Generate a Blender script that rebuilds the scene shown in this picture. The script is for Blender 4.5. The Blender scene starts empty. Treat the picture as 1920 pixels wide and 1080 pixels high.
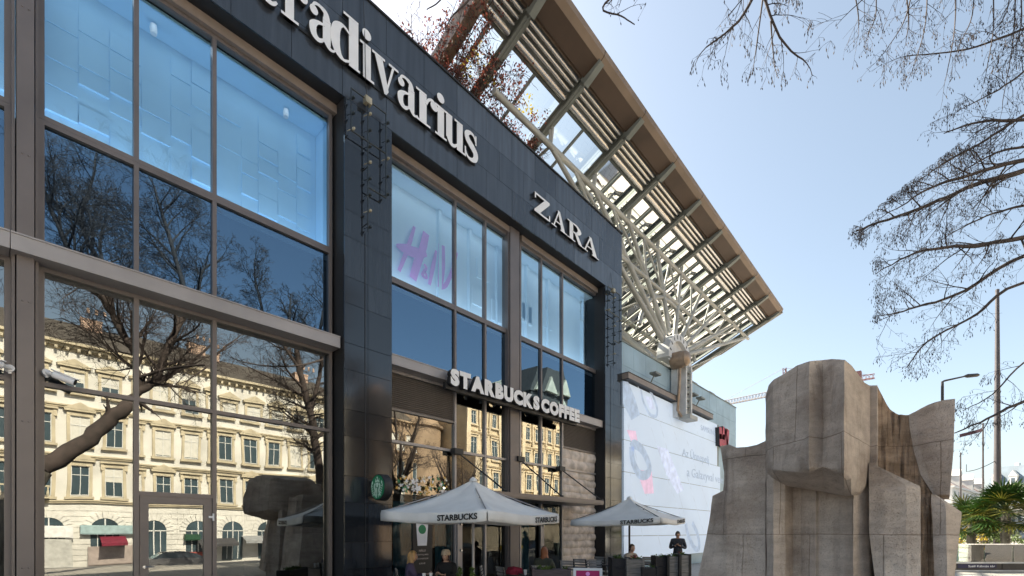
import bpy, bmesh, math, random
from mathutils import Vector, Matrix
import numpy as np
R = math.radians
sc = bpy.context.scene
COL = sc.collection
# ---------------------------------------------------------------- camera, sky, sun, exposure
FX = 900.0                      # focal length of the photograph in its own pixels (1920 wide)
ANG = math.atan2(812.0, FX)     # the view is turned this far from the facade's direction (+Y)
SA, CA = math.sin(ANG), math.cos(ANG)
CX, CZ, HOR = 10.0, 1.75, 996.0  # eye 10 m in front of the facade, 1.75 m up; horizon row
cam = bpy.data.cameras.new('camera')
cam.sensor_width = 36.0
cam.lens = 36.0 * FX / 1920.0
cam.shift_y = (HOR - 540.0) / 1920.0
cam.clip_start = 0.05
cam.clip_end = 5000.0
camo = bpy.data.objects.new('camera', cam)
COL.objects.link(camo)
camo.location = (CX, 0, CZ)
camo.rotation_euler = (R(90), 0, ANG)
sc.camera = camo
SUN_EL, SUN_DIR = R(43), Vector((-0.998, 0.04, 0)).normalized()
w = bpy.data.worlds.new('World')
sc.world = w
w.use_nodes = True
nt = w.node_tree
bg = nt.nodes['Background']
sky = nt.nodes.new('ShaderNodeTexSky')
sky.sky_type = 'NISHITA'
sky.sun_disc = False
sky.sun_elevation = SUN_EL
sky.sun_rotation = math.atan2(SUN_DIR.x, SUN_DIR.y)
sky.air_density = 1.0
sky.dust_density = 1.8
sky.ozone_density = 0.6
hs = nt.nodes.new('ShaderNodeHueSaturation')     # hazy autumn air: a paler, less violet sky
hs.inputs['Saturation'].default_value = 0.74
hs.inputs['Hue'].default_value = 0.487
nt.links.new(sky.outputs[0], hs.inputs['Color'])
nt.links.new(hs.outputs[0], bg.inputs[0])
bg.inputs[1].default_value = 0.064
sl = bpy.data.lights.new('sun', 'SUN')
sl.energy = 4.7
sl.angle = R(0.6)
sl.color = (1.0, 0.89, 0.72)
so = bpy.data.objects.new('sun', sl)
COL.objects.link(so)
S = Vector((SUN_DIR.x * math.cos(SUN_EL), SUN_DIR.y * math.cos(SUN_EL), math.sin(SUN_EL)))
so.rotation_euler = (-S).to_track_quat('-Z', 'Y').to_euler()
so.location = (-60, 60, 60)
sc.view_settings.view_transform = 'Standard'
sc.view_settings.look = 'None'
sc.view_settings.exposure = 2.0
sc.view_settings.gamma = 1.0
sc.cycles.use_denoising = True
sc.cycles.max_bounces = 8
sc.cycles.transparent_max_bounces = 16
sc.cycles.caustics_reflective = False
sc.cycles.caustics_refractive = False
sc.cycles.sample_clamp_indirect = 6.0

# ---------------------------------------------------------------- measuring helpers (survey of the place)
def P(px, py, d):
    r = (px - 960.0) / FX * d
    return Vector((CX - SA * d + CA * r, CA * d + SA * r, CZ + (HOR - py) / FX * d))
def onX(px, py, X):
    t = (px - 960.0) / FX
    return P(px, py, (X - CX) / (-SA + CA * t))
def onY(px, py, Y):
    t = (px - 960.0) / FX
    return P(px, py, Y / (CA + SA * t))
def Yx(px, X=0.0): return onX(px, HOR, X).y
def Zx(px, py, X=0.0): return onX(px, py, X).z
def seen(p):
    dx, dy = p[0] - CX, p[1]
    d = -dx * SA + dy * CA
    if d < 0.05: return None
    return (960 + FX * (dx * CA + dy * SA) / d, HOR - FX * (p[2] - CZ) / d, d)

# ---------------------------------------------------------------- mesh building
class MB:
    def __init__(s): s.v = []; s.f = []; s.m = []
    def quad(s, a, b, c, d, mi=0):
        i = len(s.v); s.v += [tuple(a), tuple(b), tuple(c), tuple(d)]; s.f.append((i, i+1, i+2, i+3)); s.m.append(mi)
    def poly(s, pts, mi=0):
        i = len(s.v); s.v += [tuple(p) for p in pts]; s.f.append(tuple(range(i, i+len(pts)))); s.m.append(mi)
    def box(s, x0, x1, y0, y1, z0, z1, mi=0):
        if x0 > x1: x0, x1 = x1, x0
        if y0 > y1: y0, y1 = y1, y0
        if z0 > z1: z0, z1 = z1, z0
        i = len(s.v)
        s.v += [(x0,y0,z0),(x1,y0,z0),(x1,y1,z0),(x0,y1,z0),(x0,y0,z1),(x1,y0,z1),(x1,y1,z1),(x0,y1,z1)]
        s.f += [(i,i+3,i+2,i+1),(i+4,i+5,i+6,i+7),(i,i+1,i+5,i+4),(i+1,i+2,i+6,i+5),(i+2,i+3,i+7,i+6),(i+3,i,i+4,i+7)]
        s.m += [mi]*6
    def bar(s, p, q, wd, ht, up=(0,0,1), mi=0):
        p = Vector(p); q = Vector(q); d = (q-p).normalized(); u = Vector(up)
        a = d.cross(u)
        if a.length < 1e-4: a = d.cross(Vector((1,0,0)))
        a.normalize(); b = a.cross(d).normalized()
        a = a*wd/2; b = b*ht/2; i = len(s.v)
        for e in (p, q): s.v += [tuple(e-a-b), tuple(e+a-b), tuple(e+a+b), tuple(e-a+b)]
        s.f += [(i,i+1,i+2,i+3),(i+7,i+6,i+5,i+4)] + [(i+k, i+4+k, i+4+(k+1)%4, i+(k+1)%4) for k in range(4)]
        s.m += [mi]*6
    def tube(s, pts, rad, n=8, cap=True, mi=0):
        pts = [Vector(p) for p in pts]
        if not hasattr(rad, '__len__'): rad = [rad]*len(pts)
        a = None; base = len(s.v)
        for k, p in enumerate(pts):
            if k == 0: d = pts[1]-pts[0]
            elif k == len(pts)-1: d = pts[-1]-pts[-2]
            else: d = pts[k+1]-pts[k-1]
            if d.length < 1e-7: d = Vector((0,0,1))
            d.normalize()
            if a is None:
                a = d.cross(Vector((0,0,1)))
                if a.length < 0.1: a = d.cross(Vector((1,0,0)))
            else:
                a = a - d*a.dot(d)
                if a.length < 1e-4: a = d.cross(Vector((0.3,0.7,0.2)))
            a.normalize(); b = d.cross(a)
            for j in range(n):
                t = 2*math.pi*j/n
                s.v.append(tuple(p + (a*math.cos(t)+b*math.sin(t))*rad[k]))
        for k in range(len(pts)-1):
            for j in range(n):
                i0 = base+k*n+j; i1 = base+k*n+(j+1)%n
                s.f.append((i0, i1, i1+n, i0+n)); s.m.append(mi)
        if cap:
            s.f.append(tuple(base+n-1-j for j in range(n))); s.m.append(mi)
            e = base+(len(pts)-1)*n
            s.f.append(tuple(e+j for j in range(n))); s.m.append(mi)
    def prism(s, poly, fn, h0, h1, mi=0, side=None):
        """poly: 2-D outline; fn(u, v, h) -> point."""
        if side is None: side = mi
        n = len(poly); i = len(s.v)
        s.v += [tuple(fn(u, v, h0)) for u, v in poly] + [tuple(fn(u, v, h1)) for u, v in poly]
        s.f.append(tuple(i+n-1-k for k in range(n))); s.m.append(side)
        s.f.append(tuple(i+n+k for k in range(n))); s.m.append(mi)
        for k in range(n):
            s.f.append((i+k, i+(k+1)%n, i+n+(k+1)%n, i+n+k)); s.m.append(side)
    def lathe(s, c, prof, n=16, axis='Z', mi=0):
        c = Vector(c); base = len(s.v)
        for r, h in prof:
            for j in range(n):
                t = 2*math.pi*j/n; x, y = r*math.cos(t), r*math.sin(t)
                o = {'Z': (x, y, h), 'Y': (x, h, -y), 'X': (h, x, y)}[axis]
                s.v.append(tuple(c+Vector(o)))
        for k in range(len(prof)-1):
            for j in range(n):
                i0 = base+k*n+j; i1 = base+k*n+(j+1)%n
                s.f.append((i0, i1, i1+n, i0+n)); s.m.append(mi)
        s.f.append(tuple(base+n-1-j for j in range(n))); s.m.append(mi)
        e = base+(len(prof)-1)*n
        s.f.append(tuple(e+j for j in range(n))); s.m.append(mi)
    def ball(s, c, rx, ry=None, rz=None, n=10, m=7, rot=None, mi=0):
        ry = ry or rx; rz = rz or rx; c = Vector(c); base = len(s.v)
        for k in range(m+1):
            ph = math.pi*k/m
            for j in range(n):
                t = 2*math.pi*j/n
                p = Vector((rx*math.sin(ph)*math.cos(t), ry*math.sin(ph)*math.sin(t), rz*math.cos(ph)))
                if rot: p = rot @ p
                s.v.append(tuple(c+p))
        for k in range(m):
            for j in range(n):
                i0 = base+k*n+j; i1 = base+k*n+(j+1)%n
                s.f.append((i0, i0+n, i1+n, i1)); s.m.append(mi)
    def grid(s, rows, mi=0, close=False):
        base = len(s.v); n = len(rows[0])
        for r in rows: s.v += [tuple(p) for p in r]
        for k in range(len(rows)-1):
            for j in range(n if close else n-1):
                i0 = base+k*n+j; i1 = base+k*n+(j+1)%n
                s.f.append((i0, i1, i1+n, i0+n)); s.m.append(mi)
    def build(s, name, mats, parent=None, smooth=None, fix=True, loc=None):
        if not isinstance(mats, (list, tuple)): mats = [mats]
        off = WL.get(parent.name, Vector((0,0,0))) if parent else Vector(loc or (0,0,0))
        me = bpy.data.meshes.new(name)
        v = s.v if off.length == 0 else [(a-off.x, b-off.y, c-off.z) for a, b, c in s.v]
        me.from_pydata(v, [], s.f)
        for m in mats: me.materials.append(m)
        if len(mats) > 1: me.polygons.foreach_set('material_index', s.m)
        if fix:
            bm = bmesh.new(); bm.from_mesh(me)
            bmesh.ops.remove_doubles(bm, verts=bm.verts, dist=1e-5)
            bmesh.ops.recalc_face_normals(bm, faces=bm.faces)
            bm.to_mesh(me); bm.free()
        if smooth is not None:
            me.polygons.foreach_set('use_smooth', [True]*len(me.polygons))
            if smooth < 179: me.set_sharp_from_angle(angle=R(smooth))
        me.update()
        o = bpy.data.objects.new(name, me); COL.objects.link(o)
        if parent: o.parent = parent
        elif loc: o.location = loc
        WL[o.name] = off.copy()
        return o
WL = {}
def tag(o, label=None, cat=None, group=None, kind=None):
    if label: o['label'] = label
    if cat: o['category'] = cat
    if group: o['group'] = group
    if kind: o['kind'] = kind
    return o
def thing(name, loc, label, cat, group=None):
    o = bpy.data.objects.new(name, None); COL.objects.link(o)
    o.empty_display_size = 0.2
    o.location = loc; WL[o.name] = Vector(loc)
    return tag(o, label, cat, group)
def copy_tree(o, parent=None):
    c = o.copy(); COL.objects.link(c)
    if parent: c.parent = parent
    WL[c.name] = WL[o.name].copy() if o.name in WL else Vector((0,0,0))
    for ch in list(o.children): copy_tree(ch, c)
    return c

# ---------------------------------------------------------------- materials
def newmat(name):
    m = bpy.data.materials.new(name); m.use_nodes = True
    n = m.node_tree; b = n.nodes['Principled BSDF']
    return m, n, b
def nd(n, t, **k):
    x = n.nodes.new(t)
    for a, v in k.items(): setattr(x, a, v)
    return x
def pm(name, col, rough=0.6, metal=0.0, spec=0.5, var=0.12, scale=3.0, bump=0.0, bscale=20.0, stretch=(1,1,1), emit=0.0, dirt=0.0, col2=None):
    m, n, b = newmat(name); L = n.links.new
    tc = nd(n, 'ShaderNodeTexCoord'); mp = nd(n, 'ShaderNodeMapping'); mp.inputs['Scale'].default_value = stretch
    L(tc.outputs['Object'], mp.inputs[0])
    no = nd(n, 'ShaderNodeTexNoise'); no.inputs['Scale'].default_value = scale; no.inputs['Detail'].default_value = 6
    L(mp.outputs[0], no.inputs[0])
    mx = nd(n, 'ShaderNodeMix', data_type='RGBA')
    c2 = col2 or tuple(max(0, c*(1-2*var)) for c in col)
    c1 = col if col2 else tuple(min(1, c*(1+var)) for c in col)
    mx.inputs[6].default_value = (*c1, 1); mx.inputs[7].default_value = (*c2, 1)
    rp = nd(n, 'ShaderNodeMapRange'); rp.inputs[1].default_value = 0.35; rp.inputs[2].default_value = 0.7
    L(no.outputs[0], rp.inputs[0]); L(rp.outputs[0], mx.inputs[0])
    L(mx.outputs[2], b.inputs['Base Color'])
    b.inputs['Roughness'].default_value = rough; b.inputs['Metallic'].default_value = metal
    b.inputs['Specular IOR Level'].default_value = spec
    if bump:
        n2 = nd(n, 'ShaderNodeTexNoise'); n2.inputs['Scale'].default_value = bscale; n2.inputs['Detail'].default_value = 5
        L(mp.outputs[0], n2.inputs[0])
        bp = nd(n, 'ShaderNodeBump'); bp.inputs['Strength'].default_value = bump; bp.inputs['Distance'].default_value = 0.02
        L(n2.outputs[0], bp.inputs['Height']); L(bp.outputs[0], b.inputs['Normal'])
    if emit:
        b.inputs['Emission Color'].default_value = (*col, 1); b.inputs['Emission Strength'].default_value = emit
    return m
def glass(name, fac, tint=(1,1,1), trans=(0.75,0.8,0.82), wob=0.02, wscale=0.55):
    m = bpy.data.materials.new(name); m.use_nodes = True; n = m.node_tree; n.nodes.clear(); L = n.links.new
    out = nd(n, 'ShaderNodeOutputMaterial'); mix = nd(n, 'ShaderNodeMixShader')
    g = nd(n, 'ShaderNodeBsdfGlossy'); g.inputs['Roughness'].default_value = 0.0; g.inputs['Color'].default_value = (*tint, 1)
    t = nd(n, 'ShaderNodeBsdfTransparent'); t.inputs['Color'].default_value = (*trans, 1)
    lw = nd(n, 'ShaderNodeFresnel'); lw.inputs['IOR'].default_value = 1.45
    ad = nd(n, 'ShaderNodeMath', operation='ADD', use_clamp=True); ad.inputs[1].default_value = fac
    L(lw.outputs[0], ad.inputs[0]); L(ad.outputs[0], mix.inputs[0])
    L(t.outputs[0], mix.inputs[1]); L(g.outputs[0], mix.inputs[2]); L(mix.outputs[0], out.inputs[0])
    if wob:
        tc = nd(n, 'ShaderNodeTexCoord'); no = nd(n, 'ShaderNodeTexNoise'); no.inputs['Scale'].default_value = wscale; no.inputs['Detail'].default_value = 1
        bp = nd(n, 'ShaderNodeBump'); bp.inputs['Strength'].default_value = 1.0; bp.inputs['Distance'].default_value = wob
        L(tc.outputs['Object'], no.inputs[0]); L(no.outputs[0], bp.inputs['Height']); L(bp.outputs[0], g.inputs['Normal'])
    return m
def stone_mat(name, c1, c2, ribs=0.0):
    """weathered travertine: horizontal beds, pits, stains, joints between slabs"""
    m, n, b = newmat(name); L = n.links.new
    tc = nd(n, 'ShaderNodeTexCoord')
    mp = nd(n, 'ShaderNodeMapping'); mp.inputs['Scale'].default_value = (1.6, 1.6, 5.0); L(tc.outputs['Object'], mp.inputs[0])
    n1 = nd(n, 'ShaderNodeTexNoise'); n1.inputs['Scale'].default_value = 1.6; n1.inputs['Detail'].default_value = 8; n1.inputs['Roughness'].default_value = 0.65; L(mp.outputs[0], n1.inputs[0])
    n2 = nd(n, 'ShaderNodeTexNoise'); n2.inputs['Scale'].default_value = 1.3; n2.inputs['Detail'].default_value = 5; L(tc.outputs['Object'], n2.inputs[0])
    n3 = nd(n, 'ShaderNodeTexNoise'); n3.inputs['Scale'].default_value = 75; n3.inputs['Detail'].default_value = 5; n3.inputs['Roughness'].default_value = 0.7; L(tc.outputs['Object'], n3.inputs[0])
    mx = nd(n, 'ShaderNodeMix', data_type='RGBA'); mx.inputs[6].default_value = (*c1, 1); mx.inputs[7].default_value = (*c2, 1)
    r1 = nd(n, 'ShaderNodeMapRange'); r1.inputs[1].default_value = 0.36; r1.inputs[2].default_value = 0.66; L(n1.outputs[0], r1.inputs[0]); L(r1.outputs[0], mx.inputs[0])
    m2 = nd(n, 'ShaderNodeMix', data_type='RGBA', blend_type='MULTIPLY'); L(mx.outputs[2], m2.inputs[6]); m2.inputs[7].default_value = (0.70, 0.67, 0.65, 1)
    r2 = nd(n, 'ShaderNodeMapRange'); r2.inputs[1].default_value = 0.46; r2.inputs[2].default_value = 0.66; L(n2.outputs[0], r2.inputs[0]); L(r2.outputs[0], m2.inputs[0])
    m3 = nd(n, 'ShaderNodeMix', data_type='RGBA', blend_type='MULTIPLY'); L(m2.outputs[2], m3.inputs[6]); m3.inputs[7].default_value = (0.66, 0.62, 0.58, 1)
    r3 = nd(n, 'ShaderNodeMapRange'); r3.inputs[1].default_value = 0.56; r3.inputs[2].default_value = 0.72; L(n3.outputs[0], r3.inputs[0]); L(r3.outputs[0], m3.inputs[0])
    # joints between the slabs (world heights of the courses, slightly wandering)
    mpj = nd(n, 'ShaderNodeMapping'); mpj.inputs['Rotation'].default_value = (R(90), 0, 0); mpj.inputs['Location'].default_value = (0.33, 0.51, 0.0)
    dn = nd(n, 'ShaderNodeTexNoise'); dn.inputs['Scale'].default_value = 3; L(tc.outputs['Object'], dn.inputs[0])
    sb = nd(n, 'ShaderNodeVectorMath', operation='MULTIPLY_ADD'); sb.inputs[1].default_value = (0.03, 0.03, 0.03); L(dn.outputs[1], sb.inputs[0]); L(tc.outputs['Object'], sb.inputs[2])
    L(sb.outputs[0], mpj.inputs[0])
    br = nd(n, 'ShaderNodeTexBrick'); br.inputs['Scale'].default_value = 1.0; br.inputs['Mortar Size'].default_value = 0.005; br.inputs['Brick Width'].default_value = 0.86; br.inputs['Row Height'].default_value = 1.21; br.offset = 0.37
    br.inputs['Color1'].default_value = (1, 1, 1, 1); br.inputs['Color2'].default_value = (0.87, 0.86, 0.85, 1); br.inputs['Mortar'].default_value = (0.58, 0.55, 0.52, 1)
    L(mpj.outputs[0], br.inputs[0])
    m4 = nd(n, 'ShaderNodeMix', data_type='RGBA', blend_type='MULTIPLY'); m4.inputs[0].default_value = 1.0; L(m3.outputs[2], m4.inputs[6]); L(br.outputs[0], m4.inputs[7])
    # rain streaks and dark patina with their own outlines
    mp5 = nd(n, 'ShaderNodeMapping'); mp5.inputs['Scale'].default_value = (5.5, 5.5, 0.8); L(tc.outputs['Object'], mp5.inputs[0])
    n5 = nd(n, 'ShaderNodeTexNoise'); n5.inputs['Scale'].default_value = 1.5; n5.inputs['Detail'].default_value = 9; n5.inputs['Roughness'].default_value = 0.7; L(mp5.outputs[0], n5.inputs[0])
    r5 = nd(n, 'ShaderNodeMapRange'); r5.inputs[1].default_value = 0.53; r5.inputs[2].default_value = 0.66; L(n5.outputs[0], r5.inputs[0])
    m5 = nd(n, 'ShaderNodeMix', data_type='RGBA', blend_type='MULTIPLY'); m5.inputs[7].default_value = (0.80, 0.79, 0.79, 1); L(r5.outputs[0], m5.inputs[0]); L(m4.outputs[2], m5.inputs[6])
    n6 = nd(n, 'ShaderNodeTexNoise'); n6.inputs['Scale'].default_value = 160; n6.inputs['Detail'].default_value = 3; L(mp.outputs[0], n6.inputs[0])
    r6 = nd(n, 'ShaderNodeMapRange'); r6.inputs[1].default_value = 0.35; r6.inputs[2].default_value = 0.65; r6.inputs[3].default_value = 0.78; r6.inputs[4].default_value = 1.18; L(n6.outputs[0], r6.inputs[0])
    v6 = nd(n, 'ShaderNodeVectorMath', operation='SCALE'); L(m5.outputs[2], v6.inputs[0]); L(r6.outputs[0], v6.inputs['Scale'])
    L(v6.outputs[0], b.inputs['Base Color'])
    b.inputs['Roughness'].default_value = 0.85; b.inputs['Specular IOR Level'].default_value = 0.25
    # relief
    a1 = nd(n, 'ShaderNodeMath', operation='MULTIPLY_ADD'); a1.inputs[1].default_value = 0.6; L(n1.outputs[0], a1.inputs[0])
    s3 = nd(n, 'ShaderNodeMath', operation='MULTIPLY'); s3.inputs[1].default_value = -0.35; L(r3.outputs[0], s3.inputs[0]); L(s3.outputs[0], a1.inputs[2])
    a2 = nd(n, 'ShaderNodeMath', operation='MULTIPLY_ADD'); a2.inputs[1].default_value = -0.8; L(br.outputs[1], a2.inputs[0]); L(a1.outputs[0], a2.inputs[2])
    bp = nd(n, 'ShaderNodeBump'); bp.inputs['Strength'].default_value = 0.9; bp.inputs['Distance'].default_value = 0.035
    if ribs:
        wv = nd(n, 'ShaderNodeTexNoise'); wv.inputs['Scale'].default_value = 1.0; wv.inputs['Detail'].default_value = 4
        mr = nd(n, 'ShaderNodeMapping'); mr.inputs['Scale'].default_value = (34, 3, 2.2); mr.inputs['Rotation'].default_value = (0, R(6), 0); L(tc.outputs['Object'], mr.inputs[0]); L(mr.outputs[0], wv.inputs[0])
        a3 = nd(n, 'ShaderNodeMath', operation='MULTIPLY_ADD'); a3.inputs[1].default_value = ribs; L(wv.outputs[0], a3.inputs[0]); L(a2.outputs[0], a3.inputs[2]); L(a3.outputs[0], bp.inputs['Height'])
    else: L(a2.outputs[0], bp.inputs['Height'])
    L(bp.outputs[0], b.inputs['Normal'])
    return m
def granite_mat(name, base, glo=0.055, wob=0.004):
    m, n, b = newmat(name); L = n.links.new
    tc = nd(n, 'ShaderNodeTexCoord'); no = nd(n, 'ShaderNodeTexNoise'); no.inputs['Scale'].default_value = 120; no.inputs['Detail'].default_value = 3; L(tc.outputs['Object'], no.inputs[0])
    n2 = nd(n, 'ShaderNodeTexNoise'); n2.inputs['Scale'].default_value = 1.1; n2.inputs['Detail'].default_value = 5; L(tc.outputs['Object'], n2.inputs[0])
    mx = nd(n, 'ShaderNodeMix', data_type='RGBA'); mx.inputs[6].default_value = (*[c*0.7 for c in base], 1); mx.inputs[7].default_value = (*[c*1.5 for c in base], 1)
    L(no.outputs[0], mx.inputs[0])
    ge = nd(n, 'ShaderNodeNewGeometry'); sv = nd(n, 'ShaderNodeMapRange'); sv.inputs[3].default_value = 0.62; sv.inputs[4].default_value = 1.4; L(ge.outputs['Random Per Island'], sv.inputs[0])
    mps = nd(n, 'ShaderNodeMapping'); mps.inputs['Scale'].default_value = (3, 3, 0.25); L(tc.outputs['Object'], mps.inputs[0]); ns = nd(n, 'ShaderNodeTexNoise'); ns.inputs['Scale'].default_value = 2.0; ns.inputs['Detail'].default_value = 6; L(mps.outputs[0], ns.inputs[0])
    sr = nd(n, 'ShaderNodeMapRange'); sr.inputs[1].default_value = 0.4; sr.inputs[2].default_value = 0.75; sr.inputs[3].default_value = 0.9; sr.inputs[4].default_value = 1.4; L(ns.outputs[0], sr.inputs[0])
    mm = nd(n, 'ShaderNodeMath', operation='MULTIPLY'); L(sv.outputs[0], mm.inputs[0]); L(sr.outputs[0], mm.inputs[1])
    vs = nd(n, 'ShaderNodeVectorMath', operation='SCALE'); L(mx.outputs[2], vs.inputs[0]); L(mm.outputs[0], vs.inputs['Scale']); L(vs.outputs[0], b.inputs['Base Color'])
    r = nd(n, 'ShaderNodeMapRange'); r.inputs[3].default_value = glo; r.inputs[4].default_value = glo*1.9+0.02; L(n2.outputs[0], r.inputs[0]); L(r.outputs[0], b.inputs['Roughness'])
    b.inputs['Specular IOR Level'].default_value = 0.8
    return m

M = {}
M['granite'] = granite_mat('polished_black_granite', (0.014, 0.017, 0.022))
M['granite_band'] = granite_mat('blue_black_granite', (0.042, 0.050, 0.064), 0.12)
M['blue_clad'] = pm('blue_grey_panels', (0.30, 0.42, 0.50), 0.35, 0.0, 0.6, 0.10, 0.8)
M['dark'] = pm('dark_backing', (0.012, 0.012, 0.014), 0.7, var=0.05)
M['frame'] = pm('taupe_aluminium', (0.17, 0.150, 0.148), 0.42, 0.25, 0.5, 0.06, 1.5)
M['frame_lt'] = pm('pale_aluminium', (0.36, 0.34, 0.345), 0.4, 0.3, 0.5, 0.06, 1.5)
M['header'] = pm('brown_header_panel', (0.26, 0.215, 0.19), 0.5, 0.1, 0.5, 0.08, 2)
M['glass_up'] = glass('upper_window_glass', 0.22, (0.55, 0.82, 1.0), (0.82, 0.94, 1.0), 0.005)
M['glass_sp'] = glass('spandrel_glass', 0.25, (0.48, 0.74, 1.0), (0.3, 0.35, 0.42), 0.004)
M['glass_low'] = glass('shop_window_glass', 0.25, (0.98, 1.0, 0.95), (0.45, 0.5, 0.48), 0.0035)
M['glass_cafe'] = glass('cafe_door_glass', 0.03, (0.55, 0.60, 0.64), (0.55, 0.6, 0.62), 0.003)
M['glass_can'] = glass('canopy_glass', 0.03, (1,1,1), (0.88, 0.94, 0.93), 0.0)
M['film'] = pm('light_blue_wall_tiles', (0.46, 0.73, 0.97), 0.7, var=0.04, scale=0.8)
M['film2'] = pm('white_window_film', (0.80, 0.90, 0.97), 0.7, var=0.03, scale=0.5)
M['spandrel_bg'] = pm('navy_spandrel_panel', (0.012, 0.03, 0.06), 0.6, var=0.05)
M['white'] = pm('white_letter_face', (0.82, 0.82, 0.84), 0.45, var=0.03)
M['black'] = pm('black_letter_side', (0.02, 0.02, 0.022), 0.5, var=0.05)
M['steel_lt'] = pm('pale_painted_steel', (0.38, 0.375, 0.35), 0.5, 0.1, 0.5, 0.10, 1.2)
M['steel_dk'] = pm('grey_green_steel_beam', (0.20, 0.215, 0.20), 0.55, 0.1, 0.5, 0.12, 1.0)
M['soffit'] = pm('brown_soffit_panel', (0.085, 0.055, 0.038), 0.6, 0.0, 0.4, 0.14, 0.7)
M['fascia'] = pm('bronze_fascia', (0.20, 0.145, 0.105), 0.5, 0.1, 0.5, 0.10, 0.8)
M['tube'] = pm('polished_metal_tube', (0.62, 0.60, 0.58), 0.22, 0.85, 0.5, 0.05, 1.0)
M['hub'] = pm('white_painted_hub', (0.62, 0.62, 0.62), 0.5, 0.0, 0.5, 0.10, 2.0)
M['rust'] = pm('bronze_axle', (0.34, 0.25, 0.18), 0.4, 0.4, 0.5, 0.15, 4.0)
M['fabric'] = pm('off_white_canvas', (0.86, 0.85, 0.83), 0.85, var=0.05, scale=2.0, bump=0.15, bscale=6)
M['tex_black'] = pm('black_print', (0.02, 0.02, 0.02), 0.7)
M['green'] = pm('green_sign', (0.0, 0.21, 0.085), 0.4, var=0.03)
M['mint'] = pm('pale_green_print', (0.62, 0.83, 0.72), 0.5, var=0.02)
M['pink'] = pm('violet_pink_print', (0.86, 0.34, 0.80), 0.6, var=0.05)
M['magenta'] = pm('magenta_poster', (0.42, 0.005, 0.12), 0.5, var=0.05)
M['wood_dk'] = pm('dark_wood', (0.03, 0.027, 0.03), 0.6, var=0.2, scale=6, stretch=(1,1,8))
M['wood_gr'] = pm('weathered_grey_wood', (0.27, 0.25, 0.23), 0.8, var=0.2, scale=4, stretch=(1,1,10), bump=0.3)
M['wood_pl'] = pm('plum_brown_wood', (0.10, 0.075, 0.085), 0.7, var=0.2, scale=4, stretch=(1,1,10), bump=0.3)
M['stone'] = stone_mat('weathered_travertine', (0.68, 0.585, 0.505), (0.50, 0.425, 0.365))
M['stone_rib'] = stone_mat('ribbed_travertine', (0.48, 0.35, 0.25), (0.26, 0.18, 0.12), ribs=2.4)
M['bark'] = pm('grey_brown_bark', (0.15, 0.135, 0.115), 0.9, var=0.3, scale=8, stretch=(1,1,0.3), bump=0.6, bscale=14)
M['twig'] = pm('dark_twigs', (0.06, 0.046, 0.042), 0.9, var=0.2)
M['pod'] = pm('dry_seed_pods', (0.05, 0.04, 0.04), 0.9, var=0.3)
M['rust_leaf'] = pm('red_brown_leaves', (0.20, 0.06, 0.045), 0.8, var=0.4, scale=9)
M['yel_leaf'] = pm('yellow_leaves', (0.55, 0.42, 0.05), 0.8, var=0.3, scale=9)
M['grn_leaf'] = pm('green_leaves', (0.09, 0.14, 0.03), 0.7, var=0.4, scale=9)
M['chrome'] = pm('bright_chrome', (0.8, 0.8, 0.8), 0.12, 1.0)
M['cam_white'] = pm('white_camera_plastic', (0.75, 0.75, 0.77), 0.35, var=0.03)
# ================================================================ ground
def ground():
    mb = MB()
    xs = [-400, -60, 0, 10, 14, 17, 20, 30, 60, 150, 600]; ys = [-300, -60, -20, 0, 10, 20, 30, 45, 80, 200, 1500]
    def gz(x): return 0.0 if x <= 20 else (-1.1*(x-20)/10 if x < 30 else -1.1)
    mb.grid([[(x, y, gz(x)) for x in xs] for y in ys])
    m, n, b = newmat('grey_stone_paving'); L = n.links.new
    tc = nd(n, 'ShaderNodeTexCoord'); br = nd(n, 'ShaderNodeTexBrick'); br.inputs['Scale'].default_value = 1.0; br.inputs['Brick Width'].default_value = 0.6; br.inputs['Row Height'].default_value = 0.4; br.inputs['Mortar Size'].default_value = 0.008
    br.inputs['Color1'].default_value = (0.40, 0.375, 0.34, 1); br.inputs['Color2'].default_value = (0.46, 0.43, 0.39, 1); br.inputs['Mortar'].default_value = (0.12, 0.12, 0.12, 1)
    no = nd(n, 'ShaderNodeTexNoise'); no.inputs['Scale'].default_value = 0.8; no.inputs['Detail'].default_value = 6; L(tc.outputs['Object'], no.inputs[0]); L(tc.outputs['Object'], br.inputs[0])
    mx = nd(n, 'ShaderNodeMix', data_type='RGBA', blend_type='MULTIPLY'); mx.inputs[7].default_value = (0.7, 0.7, 0.7, 1); L(no.outputs[0], mx.inputs[0]); L(br.outputs[0], mx.inputs[6]); L(mx.outputs[2], b.inputs['Base Color'])
    b.inputs['Roughness'].default_value = 0.7
    tag(mb.build('ground', m), kind='structure')
    mb = MB()
    mb.grid([[(x, y, gz(x)+0.006) for x in (24.0, 30, 32, 33)] for y in (-120, 0, 60, 400)])
    tag(mb.build('road', pm('asphalt', (0.08, 0.078, 0.075), 0.85, var=0.15, scale=2)), kind='structure')
    mb = MB(); mb.box(33.0, 38.4, -120, 400, -1.1, -0.97)
    tag(mb.build('pavement', pm('far_pavement', (0.26, 0.25, 0.24), 0.85, var=0.1)), kind='structure')
ground()

# ================================================================ the shopping mall facade
GX = -0.5                                   # glass plane
Z_BEAM0, Z_BEAM1, Z_TR, Z_SP, Z_GT, Z_SOF, Z_TOP = 5.87, 6.13, 4.05, 8.17, 11.28, 11.5, 14.12
PIER1 = (5.47, Yx(735)); PIER2 = (Yx(1135), Yx(1166)); Y_END = PIER2[1]; Y_BEG = -7.0
mall = thing('shopping_mall', (-3, 6, 0), 'black granite and glass mall facade with two storeys of tall shop windows', 'building')
rnd = random.Random(3)
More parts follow.
